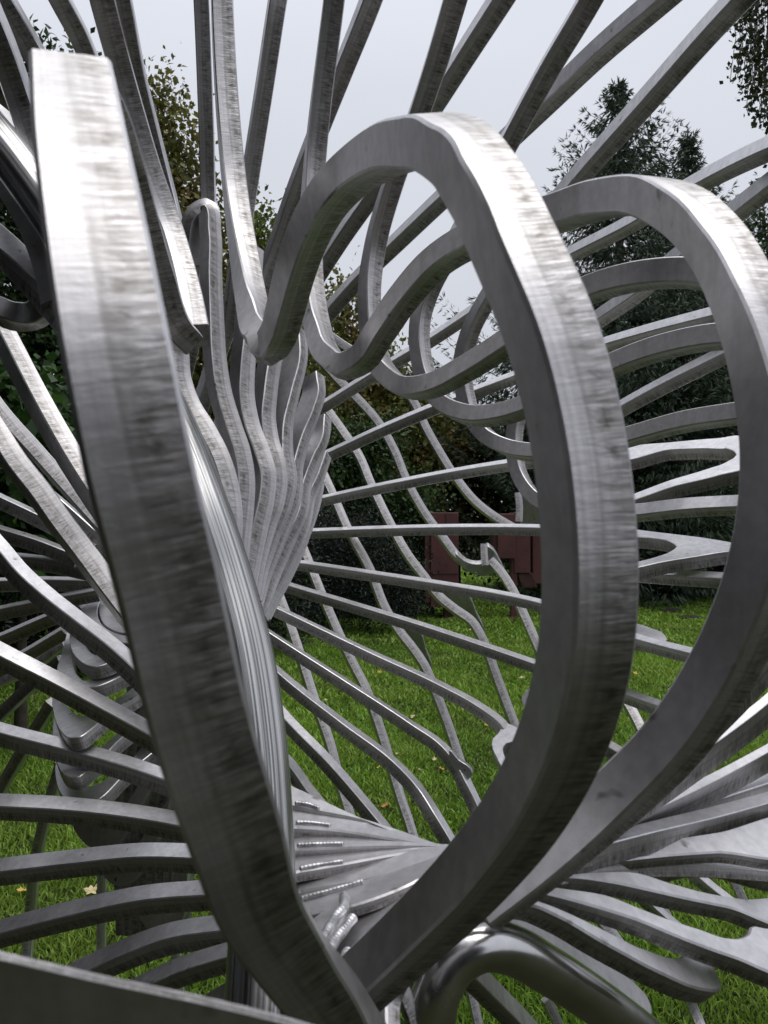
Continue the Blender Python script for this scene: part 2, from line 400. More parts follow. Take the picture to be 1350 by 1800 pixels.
# grass: blades, dense near, sparser and larger far
def grass_blades():
    Vs, Ts = [], []
    for (y0, y1, dens, h, w) in ((2.0, 3.6, 11500, .034, .0034), (3.6, 6.0, 6200, .036, .0048), (6.0, 10.0, 2300, .040, .0085), (10.0, 18.0, 620, .05, .018), (18.0, 34.0, 90, .09, .05)):
        xw = 0.64 * y1 + .5; n = int(dens * (y1 - y0) * 2 * xw)
        y = rng.uniform(y0, y1, n); x = rng.uniform(-1, 1, n) * xw
        keep = np.abs(x) < 0.60 * y + .5; x, y = x[keep], y[keep]; n = len(x)
        patch = np.sin(x * .9 + 1.3 * np.sin(y * .55)) * np.sin(y * .8 + 1.1 * np.sin(x * .7)) + .5 * np.sin(x * 2.3 + y * 1.7)
        clump = np.sin(x * 5.1 + np.sin(y * 3.3) * 2) * np.sin(y * 4.3 + np.sin(x * 2.7) * 2)
        hh = h * rng.uniform(.35, 1.15, n) * (1 + .30 * clump + .18 * patch); a = rng.uniform(0, 2 * math.pi, n); lean = rng.uniform(.2, 1.3, n) * hh
        b = rng.uniform(0, 2 * math.pi, n); ww = w * rng.uniform(.6, 1.3, n)
        dx, dy = np.cos(a) * ww, np.sin(a) * ww; lx, ly = np.cos(b) * lean, np.sin(b) * lean
        P = np.zeros((n, 5, 3))
        P[:, 0] = np.column_stack([x - dx, y - dy, np.zeros(n)]); P[:, 1] = np.column_stack([x + dx, y + dy, np.zeros(n)])
        P[:, 2] = np.column_stack([x + dx * .8 + lx * .35, y + dy * .8 + ly * .35, hh * .62]); P[:, 3] = np.column_stack([x - dx * .8 + lx * .35, y - dy * .8 + ly * .35, hh * .62])
        P[:, 4] = np.column_stack([x + lx, y + ly, hh])
        Vs.append(P.reshape(-1, 3)); Ts.append(np.repeat(np.clip(.50 + .26 * rng.standard_normal(n) + .15 * clump + .16 * patch, 0, 1), 5))
    V = np.vstack(Vs); T = np.concatenate(Ts); n = len(V) // 5; i = np.arange(n)[:, None] * 5
    tri = np.vstack([i + [0, 1, 2], i + [0, 2, 3], i + [3, 2, 4]])
    m = leaf_mat('grass_blade', (0.10, 0.21, 0.022), (0.31, 0.50, 0.065), (0.34, 0.37, 0.10), .22, .5, .35)
    return mesh_np('grass', V, tri, T, m)
tag(grass_blades(), 'short green lawn grass below and beyond the sculpture', 'grass', kind='stuff')

BARK = simple_mat('bark', (0.06, 0.05, 0.04), 0.9, 0, 0.4, 12, 0.4)
def leaf_mesh(cen, size, outward, tint, aspect=.62, up=.5):
    """diamond leaves folded a little along the midrib"""
    n = len(cen)
    d = rng.standard_normal((n, 3)); d[:, 2] -= .35; d += outward * .5; d /= np.linalg.norm(d, axis=1)[:, None]
    nr = rng.standard_normal((n, 3)) * .8 + outward * .6; nr[:, 2] += up
    s = np.cross(d, nr); s /= np.maximum(np.linalg.norm(s, axis=1)[:, None], 1e-6); nn = np.cross(s, d)
    L = (size * rng.uniform(.6, 1.25, n))[:, None]
    P = np.zeros((n, 4, 3))
    P[:, 0] = cen; P[:, 1] = cen + d * L * .45 + s * L * aspect * .5 + nn * L * .08; P[:, 2] = cen + d * L; P[:, 3] = cen + d * L * .45 - s * L * aspect * .5 + nn * L * .08
    i = np.arange(n)[:, None] * 4
    return P.reshape(-1, 3), np.vstack([i + [0, 1, 2], i + [0, 2, 3]]), np.repeat(tint, 4)
def limb_mesh(segs):
    """list of (p0, p1, r0, r1) -> tapered 6-sided limbs"""
    V, Fs = [], []
    for p0, p1, r0, r1 in segs:
        t = (p1 - p0).normalized(); u = t.orthogonal().normalized(); w = t.cross(u); b = len(V)
        for p, r in ((p0, r0), (p1, r1)):
            for k in range(6):
                a = k * math.pi / 3; V.append(tuple(p + u * math.cos(a) * r + w * math.sin(a) * r))
        for k in range(6): Fs.append((b + k, b + (k + 1) % 6, b + 6 + (k + 1) % 6, b + 6 + k))
    return np.array(V), np.array(Fs)

def tree(name, base, clumps, nleaf, lsize, mat, label, cat='tree', group=None, trunk_r=.16, sub=5, fill_=.45, aspect=.62, tshift=0.0):
    """clumps: (world centre, rx, ry, rz). Leaves gather in small tufts scattered through the clumps; limbs run to each clump."""
    root = empty(name, base, label, cat, group)
    vol = np.array([c[1] * c[2] * c[3] for c in clumps]) ** .67; cnt = (nleaf * vol / vol.sum()).astype(int)
    cs, outs, tn = [], [], []
    segs = []
    top = max(c[0].z for c in clumps); fork = Vector((base.x, base.y, base.z + (top - base.z) * .35))
    segs.append((base.copy(), fork, trunk_r, trunk_r * .7)); lead = Vector((base.x, base.y, top)); segs.append((fork, lead, trunk_r * .7, trunk_r * .15))
    for (c, rx, ry, rz), n in zip(clumps, cnt):
        if n < 4: continue
        ntuft = max(4, n // 26)
        d = rng.standard_normal((ntuft, 3)); d /= np.linalg.norm(d, axis=1)[:, None]
        r = rng.uniform(0, 1, ntuft) ** fill_ * (1 + .22 * rng.standard_normal(ntuft).clip(-1, 1.6))
        tc_ = np.array(c) + d * r[:, None] * np.array([rx, ry, rz])
        idx = rng.integers(0, ntuft, n); sp = lsize * 1.9
        p = tc_[idx] + rng.standard_normal((n, 3)) * sp
        cs.append(p); outs.append(d[idx])
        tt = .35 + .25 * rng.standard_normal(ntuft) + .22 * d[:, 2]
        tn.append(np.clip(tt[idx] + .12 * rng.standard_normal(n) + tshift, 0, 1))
        j = fork + (lead - fork) * random.uniform(0, .7); mid = j.lerp(c, .55) + Vector((0, 0, .1))
        segs += [(j, mid, trunk_r * .35, trunk_r * .2), (mid, c, trunk_r * .2, trunk_r * .08)]
        for q in range(min(sub, ntuft)):
            segs.append((c.lerp(mid, .3), Vector(tc_[q]), trunk_r * .09, trunk_r * .03))
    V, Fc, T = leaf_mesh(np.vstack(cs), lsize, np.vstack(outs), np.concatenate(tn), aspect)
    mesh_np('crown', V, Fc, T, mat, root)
    V, Fc = limb_mesh(segs); mesh_np('trunk', V, Fc, None, BARK, root, True)
    return root
def px_clumps(d, specs, depth_r=None):
    """specs: (x, y, rx, ry[, dd]) in photograph pixels at depth d"""
    out = []
    for s in specs:
        dd = d + (s[4] if len(s) > 4 else 0); c = at(s[0], s[1], dd); rx, rz = s[2] * dd / F, s[3] * dd / F
        out.append((c, rx, depth_r or max(.5, (rx + rz) / 2), rz))
    return out
def gbase(x, d):
    p = at(x, 930, d); return Vector((p.x, p.y, 0))

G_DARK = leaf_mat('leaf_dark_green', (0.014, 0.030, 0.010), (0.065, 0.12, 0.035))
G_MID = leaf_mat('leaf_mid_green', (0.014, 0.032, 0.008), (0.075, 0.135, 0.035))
G_MAPLE = leaf_mat('leaf_fresh_green', (0.02, 0.05, 0.012), (0.075, 0.16, 0.035))
G_AUT = leaf_mat('leaf_autumn', (0.06, 0.075, 0.018), (0.24, 0.25, 0.055), (0.28, 0.17, 0.05), .45)
G_YEL = leaf_mat('leaf_yellow_green', (0.055, 0.085, 0.015), (0.24, 0.29, 0.05), (0.27, 0.21, 0.045), .4)
G_BRN = leaf_mat('leaf_brown_green', (0.024, 0.032, 0.011), (0.12, 0.12, 0.042), (0.17, 0.10, 0.04), .45)
G_BIRCH = leaf_mat('leaf_birch', (0.016, 0.030, 0.010), (0.07, 0.10, 0.028))
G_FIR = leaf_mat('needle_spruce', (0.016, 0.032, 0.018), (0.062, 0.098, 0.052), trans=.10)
G_BLUE = leaf_mat('needle_dark_shrub', (0.006, 0.011, 0.008), (0.022, 0.036, 0.024), trans=.05)

tree('leafy_tree', gbase(40, 9.5), px_clumps(9.5, [(110, 200, 95, 75), (40, 300, 110, 90), (-60, 250, 120, 120), (80, 420, 130, 100), (-20, 560, 150, 120), (130, 620, 120, 110), (60, 760, 150, 120), (190, 800, 110, 120),
     (-60, 900, 140, 130), (120, 950, 130, 110), (80, 140, 40, 40), (160, 260, 50, 60)]), 40000, .10, G_DARK, 'tall dark green leafy tree at the far left behind the sculpture', 'tree', trunk_r=.2)
tree('maple_shrub', gbase(40, 5.6), px_clumps(5.6, [(0, 700, 80, 70), (70, 780, 90, 60), (10, 860, 90, 70), (110, 880, 90, 60), (-40, 790, 80, 80), (60, 940, 110, 55)]), 4200, .10, G_MAPLE,
     'fresh green broad-leaved shrub at the left edge behind the spokes', 'shrub', trunk_r=.05, aspect=.8)
tree('autumn_tree', gbase(300, 14), px_clumps(14, [(285, 165, 14, 26), (275, 215, 32, 40), (310, 260, 36, 40), (285, 320, 45, 45), (330, 350, 40, 45), (300, 420, 60, 55), (350, 450, 60, 55), (310, 540, 90, 80), (390, 600, 90, 90), (320, 700, 100, 90)]),
     15000, .13, G_AUT, 'tall thin autumn tree with yellow-brown leaves left of centre', 'tree', trunk_r=.12)
tree('broad_tree', gbase(440, 15), px_clumps(15, [(455, 400, 34, 34), (425, 440, 45, 45), (475, 450, 40, 50), (440, 520, 80, 70), (500, 560, 70, 70), (440, 640, 100, 80), (520, 680, 80, 80), (450, 780, 120, 90), (400, 900, 150, 110)]),
     18000, .13, G_YEL, 'rounded yellow-green tree in the middle of the background', 'tree', trunk_r=.16)
tree('autumn_tree', gbase(610, 17), px_clumps(17, [(600, 530, 26, 34), (590, 580, 35, 35), (625, 600, 36, 40), (600, 650, 55, 50), (660, 655, 45, 45), (700, 690, 45, 45), (620, 730, 80, 70), (720, 760, 90, 70), (640, 850, 110, 90)]),
     16000, .14, G_AUT, 'brown and yellow tree just right of the central sheaf of plates', 'tree', trunk_r=.16)
tree('mixed_tree', gbase(800, 19), px_clumps(19, [(760, 730, 60, 50), (830, 770, 70, 45), (880, 810, 70, 50), (780, 820, 90, 60), (860, 880, 90, 60), (700, 800, 80, 60), (940, 840, 60, 60), (760, 930, 120, 60), (900, 950, 100, 50), (990, 900, 70, 80)]),
     26000, .14, G_BRN, 'low brownish green tree behind the two red steel blocks', 'tree', trunk_r=.15)
tree('leafy_shrub', gbase(640, 13.5), px_clumps(13.5, [(600, 790, 60, 45), (660, 780, 60, 45), (580, 850, 80, 60), (650, 870, 80, 60), (720, 900, 55, 60), (590, 940, 90, 70), (680, 980, 80, 60), (620, 1040, 100, 50), (720, 1040, 45, 40)]),
     26000, .09, G_MID, 'mid green leafy shrub between the sheaf and the left red block', 'shrub', trunk_r=.06)
tree('conifer_shrub', gbase(590, 11.3), px_clumps(11.3, [(560, 930, 80, 60), (640, 950, 80, 60), (520, 1000, 90, 60), (600, 1020, 90, 60), (690, 1010, 60, 60), (540, 1075, 100, 50), (640, 1070, 90, 35), (715, 1055, 35, 30)]),
     34000, .06, G_BLUE, 'low blackish conifer shrub in front of the green shrub, left of the red block', 'shrub', trunk_r=.06, aspect=.25)
tree('conifer_shrub', gbase(380, 9.6), px_clumps(9.6, [(330, 900, 130, 90), (420, 980, 130, 80), (250, 1000, 120, 90), (480, 1080, 90, 50), (350, 1090, 130, 60), (220, 1110, 110, 60), (430, 860, 110, 80)]),
     30000, .07, G_BLUE, 'dark dense shrub hidden behind the near ribbon and tube', 'shrub', trunk_r=.06, aspect=.3)
tree('conifer_shrub', gbase(40, 8.0), px_clumps(8.0, [(0, 980, 140, 90), (110, 1000, 110, 90), (60, 1090, 140, 80), (-80, 1080, 110, 90), (170, 1090, 90, 80)]),
     26000, .07, G_BLUE, 'blackish shrub at the left edge under the thin spokes', 'shrub', trunk_r=.06, aspect=.3)
tree('leafy_tree', gbase(1390, 21), px_clumps(21, [(1340, 380, 40, 40), (1390, 440, 70, 60), (1330, 480, 45, 50), (1350, 560, 70, 60), (1410, 650, 100, 90), (1340, 700, 80, 70), (1380, 820, 110, 90), (1340, 920, 100, 60)]),
     16000, .15, G_DARK, 'dark tree at the right edge behind the spruce', 'tree', trunk_r=.2)
tree('leafy_shrub', gbase(1180, 27), px_clumps(27, [(1020, 950, 60, 50), (1090, 920, 70, 60), (1160, 940, 60, 50), (1230, 900, 70, 70), (1300, 930, 70, 55), (1100, 970, 80, 35), (1240, 975, 60, 16), (960, 930, 50, 60)]),
     16000, .15, G_DARK, 'far dark shrubs under the spruce beyond the lawn', 'shrub', trunk_r=.08)
for k, (x, dd, wv) in enumerate(((700, 42, 200), (1000, 46, 220), (1330, 44, 220), (350, 40, 220), (40, 40, 220))):
    tree('far_tree', gbase(x, dd), px_clumps(dd, [(x + random.uniform(-.5, .5) * wv, 930 - random.uniform(0, 130), wv * .35, 55) for _ in range(9)]), 4200, .34, G_DARK,
         'far dark tree beyond the lawn, %s' % ('behind the red blocks', 'behind the two large ribbons', 'at the right edge', 'behind the near left ribbon', 'at the left edge')[k], 'tree', 'far trees beyond the lawn', trunk_r=.2)

# spruce: whorls of drooping boughs with hanging needle twigs
def spruce(base, H, Rmax, label, group=None):
    root = empty('spruce_tree', base, label, 'tree', group)
    segs = [(base.copy(), base + Vector((0, 0, H * .6)), .22, .11), (base + Vector((0, 0, H * .6)), base + Vector((0, 0, H)), .11, .012)]
    cs, ds, ts, Ls = [], [], [], []
    z = .6
    while z < H - .1:
        f = (H - z) / H; R = Rmax * min(1.0, f * 1.7 + .015) * random.uniform(.8, 1.05)
        nb = 5 + int(6 * min(1, f * 2))
        a0 = random.uniform(0, 6.28)
        for k in range(nb):
            a = a0 + k * 6.283 / nb + random.uniform(-.25, .25); r = R * random.uniform(.62, 1.12)
            dirv = np.array([math.cos(a), math.sin(a), 0.0]); side = np.array([-math.sin(a), math.cos(a), 0.0])
            rise = random.uniform(.05, .35) * (1 if f < .35 else -.3)
            m = max(5, int(r / .10)); prev = None
            bt = random.uniform(-.15, .2)
            for j in range(m + 1):
                s = j / m
                p = np.array(base) + dirv * r * s + np.array([0, 0, z + r * (rise * s - .35 * s * (1 - s) * (1.5 if f > .3 else .4) + .22 * s ** 3)])
                if prev is not None and j % 3 == 0: segs.append((Vector(prev), Vector(p), .018 * (1.2 - s), .018 * (1.1 - s))); prev = p
                if prev is None: prev = p
                if s < .12: continue
                spread = .30 * (1 - .65 * s) + .06
                for q in range(15):
                    sg = random.choice((-1, 1)); off = side * sg * random.uniform(0, spread) * r * .45
                    up_tip = s > .75
                    dv = dirv * random.uniform(.2, .9) + side * sg * random.uniform(.1, .8) + np.array([0, 0, random.uniform(-1.3, -.2) if not up_tip else random.uniform(-.5, .7)])
                    dv /= np.linalg.norm(dv); cs.append(p + off + np.array([0, 0, -.05 * abs(sg)])); ds.append(dv); Ls.append(random.uniform(.09, .20) * (1.25 if not up_tip else .85))
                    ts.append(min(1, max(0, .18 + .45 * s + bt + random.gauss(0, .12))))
        z += random.uniform(.16, .28)
    # leader tufts
    for q in range(60):
        s = random.random(); cs.append(np.array(base) + np.array([0, 0, H - s * .7])); dv = np.array([random.gauss(0, 1), random.gauss(0, 1), random.uniform(.1, 1.2)]); ds.append(dv / np.linalg.norm(dv)); Ls.append(.10 + .22 * s); ts.append(.5)
    c = np.array(cs); d = np.array(ds); L = np.array(Ls)[:, None]; t = np.array(ts); n = len(c)
    V, T, Fc = [], [], []
    for q in range(1):     # a narrow needle spray per twig
        s = np.cross(d, rng.standard_normal((n, 3))); s /= np.linalg.norm(s, axis=1)[:, None]
        w = L * .085
        P = np.zeros((n, 4, 3)); P[:, 0] = c; P[:, 1] = c + d * L * .4 + s * w; P[:, 2] = c + d * L; P[:, 3] = c + d * L * .4 - s * w
        V.append(P.reshape(-1, 3)); T.append(np.repeat(t, 4))
    V = np.vstack(V); T = np.concatenate(T); i = np.arange(len(V) // 4)[:, None] * 4
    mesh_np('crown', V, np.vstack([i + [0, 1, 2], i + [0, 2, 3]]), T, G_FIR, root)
    Vb, Fb = limb_mesh(segs); mesh_np('trunk', Vb, Fb, None, BARK, root, True)
    return root
d_ = 17.0; topz = at(1092, 128, d_).z
spruce(gbase(1092, d_), topz, 4.3, 'tall dark spruce tree rising right of centre')
d_ = 18.5; topz = at(1205, 215, d_).z
spruce(gbase(1215, d_), topz, 3.3, 'second spruce close to the right side of the tall spruce')

# hanging birch at the upper right
def birch():
    base = gbase(1560, 8.0); root = empty('birch_tree', base, 'birch with hanging leafy twigs at the upper right corner', 'tree')
    segs = [(base.copy(), base + Vector((0, 0, 4.5)), .14, .09), (base + Vector((0, 0, 4.5)), base + Vector((0.1, 0, 9)), .09, .02)]
    cs, ts = [], []
    for k in range(150):
        x0 = random.triangular(1275, 1560, 1420); tip = 235 - (max(0, 1345 - x0) * 1.5) + random.uniform(-60, 10)
        if x0 > 1360: tip = random.uniform(150, 420)
        d = 8 + random.uniform(-1.2, 1.2); start = at(x0 + random.uniform(10, 60), -260 + random.uniform(-60, 60), d); end = at(x0, tip, d)
        segs.append((base + Vector((0, 0, random.uniform(4.5, 8))), start, .03, .008))
        m = 26; prev = start
        for j in range(m + 1):
            s = j / m; p = start.lerp(end, s) + Vector((random.gauss(0, .012), random.gauss(0, .02), .25 * s * (1 - s)))
            segs.append((prev, p, .004, .003)); prev = p
            for q in range(3): cs.append(np.array(p) + rng.standard_normal(3) * .05); ts.append(random.uniform(.1, .8))
    c = np.array(cs); V, Fc, T = leaf_mesh(c, .062, np.tile([0, 0, -.8], (len(c), 1)), np.array(ts), .75, .1)
    mesh_np('crown', V, Fc, T, G_BIRCH, root); Vb, Fb = limb_mesh(segs); mesh_np('trunk', Vb, Fb, None, BARK, root, True)
birch()

# unseen trees added behind and left of the viewer for dark metal reflections
WALL = ((-5.6, -5.2, 13, 3.0, 'left rear'), (-6.4, -1.6, 11, 3.0, 'left'), (-7.0, 2.0, 9, 2.8, 'left front'), (-9.0, 5.6, 9, 3.0, 'far left'), (-2.9, -8.0, 10, 2.8, 'rear'), (2.2, -9.6, 7, 2.6, 'rear right'), (-9.5, -8, 14, 3.4, 'far rear left'), (-4.0, -7.4, 14, 3.0, 'rear left'))
for k, (x, y, h, r, w_) in enumerate(WALL):
    b = Vector((x, y, 0)); cl = []
    for q in range(12):
        a = random.uniform(0, 6.28); f = .08 + .90 * q / 11; rr = r * (1 - .55 * abs(f - .35))
        cl.append((Vector((x + math.cos(a) * rr * .5, y + math.sin(a) * rr * .5, h * f)), rr * .55, rr * .55, rr * .5))
    tree('added_dark_tree', b, cl, 12000, .42, G_BLUE, 'dark leafy tree added out of view at the %s of the viewer' % w_, 'tree', 'unseen trees added around the viewer', trunk_r=.2)

# ------------------------------------------------------------------ the sculpture: one thing, every cut plate arm a part
ROOT = empty('metal_sculpture', ground_at(675, 1560) * 0.0 + Vector((0.05, 1.3, 0.0)),
             'large silver metal sculpture of curved fanning plate arms standing on the lawn', 'sculpture')

# --- the three near ribbons: rise from the hub, arch over, drop, turn up again and run out as long arms
bar('plate_ribbon', [(640, 1850, .50, 35), (590, 1778, .44, 25), (520, 1690, .385, 12), (462, 1600, .335, 4), (408, 1450, .285, 0), (345, 1250, .268, -2), (290, 1020, .258, -4), (248, 850, .25, -4),
     (203, 620, .25, -3), (168, 420, .268, -3), (142, 260, .30, -3), (128, 160, .335, -4)], T=.0325, W=.030)
bar('plate_ribbon', [(172, 160, .64, -178), (198, 218, .70, -178), (224, 292, .78, -178), (253, 390, .84, -178), (283, 490, .88, -178), (312, 575, .91, -172), (328, 603, .93, -150)], W=.03)
bar('plate_arm', [(345, 590, .98, -8), (330, 520, 1.05, -18), (304, 425, 1.10, -22), (262, 300, 1.10, -10), (232, 195, 1.08, -4), (205, 95, 1.05, 0), (180, 0, 1.0, 0), (166, -60, .98, 0)])

bar('plate_ribbon', [(600, 1760, .53, -62), (720, 1650, .50, -58), (835, 1535, .45, -54), (925, 1420, .41, -46), (990, 1290, .375, -38), (1026, 1150, .353, -33), (1035, 1030, .347, -31), (1030, 900, .347, -31),
     (1010, 750, .350, -31), (972, 600, .355, -32), (908, 445, .372, -34), (850, 328, .40, -40), (803, 268, .44, -54), (757, 248, .50, -80), (700, 257, .57, -110), (635, 292, .66, -128), (580, 345, .71, -134),
     (543, 410, .76, -138), (518, 480, .80, -142), (500, 550, .84, -146), (487, 592, .87, -142), (470, 612, .91, -120), (455, 590, .96, -75), (444, 540, 1.02, -45), (432, 470, 1.08, -30), (415, 350, 1.14, -14), (402, 220, 1.16, -8), (393, 80, 1.17, -5), (388, -60, 1.17, -3)])

bar('plate_ribbon', [(850, 1590, .50, -80), (950, 1515, .50, -78), (1075, 1410, .50, -72), (1190, 1295, .49, -66), (1275, 1165, .475, -62), (1333, 1030, .46, -60), (1362, 900, .455, -58), (1366, 770, .46, -54), (1345, 640, .475, -48), (1307, 520, .50, -42),
     (1255, 425, .54, -45), (1195, 368, .58, -62), (1130, 344, .63, -88), (1050, 352, .70, -108), (975, 376, .76, -116), (900, 400, .82, -122), (825, 424, .88, -128), (765, 462, .93, -132), (712, 520, .97, -136), (665, 588, 1.0, -138), (634, 632, 1.03, -132),
     (600, 644, 1.07, -105), (574, 622, 1.12, -68), (558, 575, 1.18, -45), (548, 510, 1.23, -32), (546, 420, 1.26, -22), (552, 300, 1.27, -12), (563, 190, 1.25, -6), (587, 0, 1.2, -3), (594, -60, 1.18, -2)], W=.030)

# --- the next loops behind them, each smaller and farther
bar('plate_ribbon', [(1420, 560, .80, -98), (1330, 505, .88, -102), (1235, 482, .95, -106), (1120, 486, 1.02, -112), (1030, 512, 1.08, -120), (950, 558, 1.12, -126), (885, 606, 1.16, -130), (815, 650, 1.20, -128), (750, 680, 1.24, -118), (708, 680, 1.28, -95), (676, 654, 1.33, -68),
     (656, 600, 1.38, -46), (649, 520, 1.40, -34), (660, 430, 1.40, -22), (690, 325, 1.34, -12), (735, 205, 1.24, -6), (770, 100, 1.14, -4), (800, 0, 1.08, -3), (818, -60, 1.05, -2)])
bar('plate_ribbon', [(1420, 610, 1.02, -108), (1340, 592, 1.08, -110), (1260, 592, 1.13, -112), (1165, 610, 1.20, -116), (1078, 642, 1.26, -122), (1005, 678, 1.31, -126), (940, 708, 1.35, -128), (880, 728, 1.39, -124), (825, 730, 1.43, -108), (783, 712, 1.48, -84), (754, 676, 1.52, -60),
     (739, 620, 1.55, -48), (739, 560, 1.56, -40), (756, 508, 1.55, -30), (790, 445, 1.50, -22), (840, 350, 1.42, -15), (900, 240, 1.32, -10), (960, 130, 1.22, -8), (1037, 0, 1.12, -8), (1070, -60, 1.1, -8)])
bar('plate_ribbon', [(1420, 722, 1.22, -112), (1350, 720, 1.28, -113), (1290, 728, 1.33, -114), (1200, 742, 1.42, -116), (1105, 768, 1.50, -118), (1020, 790, 1.56, -116), (940, 796, 1.60, -112), (890, 786, 1.64, -98), (850, 762, 1.68, -76), (829, 730, 1.72, -62),
     (817, 690, 1.74, -55), (813, 640, 1.74, -46), (826, 585, 1.72, -38), (860, 520, 1.66, -32), (930, 420, 1.55, -32), (1010, 320, 1.44, -32), (1130, 185, 1.30, -30), (1250, 50, 1.18, -28), (1310, -15, 1.12, -28), (1350, -60, 1.1, -28)])
bar('plate_ribbon', [(1420, 884, 1.45, -128), (1300, 888, 1.58, -128), (1200, 893, 1.66, -126), (1117, 902, 1.74, -124), (1040, 905, 1.80, -115), (975, 895, 1.84, -100), (935, 870, 1.88, -80), (913, 835, 1.92, -65),
     (904, 790, 1.94, -55), (908, 740, 1.94, -48), (930, 690, 1.92, -44), (980, 622, 1.85, -42), (1047, 565, 1.76, -42), (1112, 520, 1.68, -42), (1190, 455, 1.58, -42), (1290, 375, 1.44, -42), (1400, 290, 1.32, -40)])
# last loops of that row: straight light-topped arms that run to the right
bar('plate_arm', [(950, 812, 2.1, -25), (1010, 775, 2.05, -26), (1087, 722, 1.95, -28), (1170, 676, 1.85, -30), (1257, 632, 1.75, -34), (1400, 560, 1.6, -36)])

# --- arms against the sky
bar('plate_arm', [(372, 460, 1.7, 4), (367, 360, 1.72, 4), (362, 200, 1.66, 2), (354, 0, 1.60, 0), (351, -60, 1.58, 0)])
bar('plate_arm', [(402, 580, 1.7, -14), (418, 460, 1.64, -14), (440, 310, 1.60, -12), (465, 150, 1.52, -10), (488, 0, 1.46, -8), (498, -60, 1.45, -8)])
bar('plate_arm', [(418, 640, 1.62, -24), (455, 520, 1.60, -22), (484, 440, 1.58, -20), (522, 330, 1.52, -18), (560, 230, 1.46, -15), (600, 130, 1.40, -14), (652, 0, 1.32, -14), (674, -60, 1.3, -14)])
bar('plate_arm', [(470, 630, 1.72, -26), (540, 512, 1.66, -24), (600, 418, 1.60, -22), (670, 320, 1.52, -18), (757, 192, 1.38, -18), (820, 93, 1.28, -18), (880, 0, 1.2, -18), (918, -60, 1.16, -18)])
bar('plate_arm', [(500, 660, 1.9, -24), (560, 572, 1.86, -24), (620, 502, 1.80, -24), (700, 424, 1.70, -24), (790, 338, 1.58, -28), (890, 248, 1.44, -34), (955, 186, 1.36, -36), (1050, 95, 1.25, -38), (1160, 0, 1.15, -40), (1230, -60, 1.1, -40)])
# upper left corner
bar('plate_arm', [(98, 165, 1.22, 10), (55, 85, 1.20, 12), (8, 5, 1.15, 14), (-30, -60, 1.12, 14)], W=.03)
bar('plate_arm', [(172, 145, 1.42, 8), (140, 65, 1.36, 10), (106, 0, 1.30, 10), (80, -50, 1.28, 10)], W=.03)
bar('plate_arm', [(75, 290, 1.05, 16), (40, 185, 1.05, 16), (5, 85, 1.02, 16), (-30, 0, 1.0, 16)], W=.03)
bar('plate_arm', [(60, 262, 1.3, 30), (20, 228, 1.28, 30), (-40, 180, 1.25, 30)])
bar('plate_arm', [(60, 215, 1.5, 22), (15, 172, 1.48, 22), (-40, 120, 1.45, 22)])
bar('plate_arm', [(320, 455, 1.5, 6), (303, 380, 1.52, 10), (270, 250, 1.50, 10), (240, 130, 1.44, 8), (215, 0, 1.36, 6), (203, -60, 1.33, 6)])
bar('plate_loop', [(100, 540, .98, 118), (84, 470, 1.0, 112), (58, 405, 1.02, 104), (22, 345, 1.05, 98), (-30, 270, 1.1, 95)], W=.026)
bar('plate_loop', [(-40, 395, 1.1, -64), (10, 440, 1.06, -60), (55, 486, 1.02, -50), (100, 535, .99, -36), (140, 580, .97, -30)], W=.034, T=.036)
bar('plate_loop', [(-60, 525, 1.15, -66), (-10, 543, 1.12, -62), (30, 557, 1.1, -56), (62, 553, 1.08, -62), (85, 535, 1.06, -70)], W=.03)

# --- the central sheaf of plates, loops above gathering into a spine below
SH = [
 ([(298, 560), (306, 610), (311, 667), (326, 712), (358, 765), (380, 810), (394, 857), (400, 900), (398, 960)], 1.16, 1.06),
 ([(340, 470), (334, 420), (345, 378), (362, 368), (370, 410), (371, 480), (374, 560), (378, 630), (387, 690), (404, 748), (420, 797), (427, 845), (425, 890), (420, 940), (414, 1000)], 1.30, 1.12),
 ([(443, 440), (437, 520), (432, 590), (427, 640), (426, 700), (436, 752), (452, 795), (463, 835), (460, 876), (450, 920), (438, 975), (428, 1030)], 1.40, 1.18),
 ([(492, 560), (484, 600), (474, 640), (467, 690), (464, 735), (470, 778), (480, 812), (484, 845), (480, 876), (463, 925), (446, 985), (434, 1045)], 1.44, 1.22),
 ([(500, 640), (508, 600), (519, 586), (520, 625), (506, 688), (494, 745), (494, 800), (500, 843), (490, 890), (470, 940), (450, 1000), (438, 1055)], 1.48, 1.26),
 ([(530, 720), (538, 680), (550, 664), (552, 690), (544, 718), (524, 770), (512, 820), (510, 868), (494, 915), (474, 965), (454, 1015), (440, 1065)], 1.52, 1.30),
 ([(548, 770), (556, 745), (563, 738), (560, 765), (543, 805), (528, 850), (522, 893), (500, 945), (474, 1005), (452, 1060), (442, 1080)], 1.56, 1.34),
 ([(548, 822), (560, 795), (564, 800), (553, 832), (536, 872), (526, 920), (500, 980), (468, 1040), (448, 1080)], 1.60, 1.38),
 ([(552, 848), (550, 860), (543, 890), (530, 928), (506, 982), (474, 1045), (452, 1085)], 1.64, 1.42),
 ([(538, 900), (534, 915), (521, 955), (498, 1005), (474, 1050), (456, 1085)], 1.68, 1.46),
]
for k, (p, d0, d1) in enumerate(SH):
    if k in (4, 5, 6, 7): p = p[2:]
    q = [(x, y, None, None) for x, y in p]
    q[0] = (*p[0], d0, 62 if k == 1 else (56 if k > 3 else 40)); q[-1] = (*p[-1], d1, 34)
    if k == 1: q[3] = (*p[3], d0 - .01, 50)
    bar('plate_loop', q, T=.031 if k < 4 else .028, W=.032 if k in (0, 2, 3) else (.022 if k == 1 else .038), step=6)
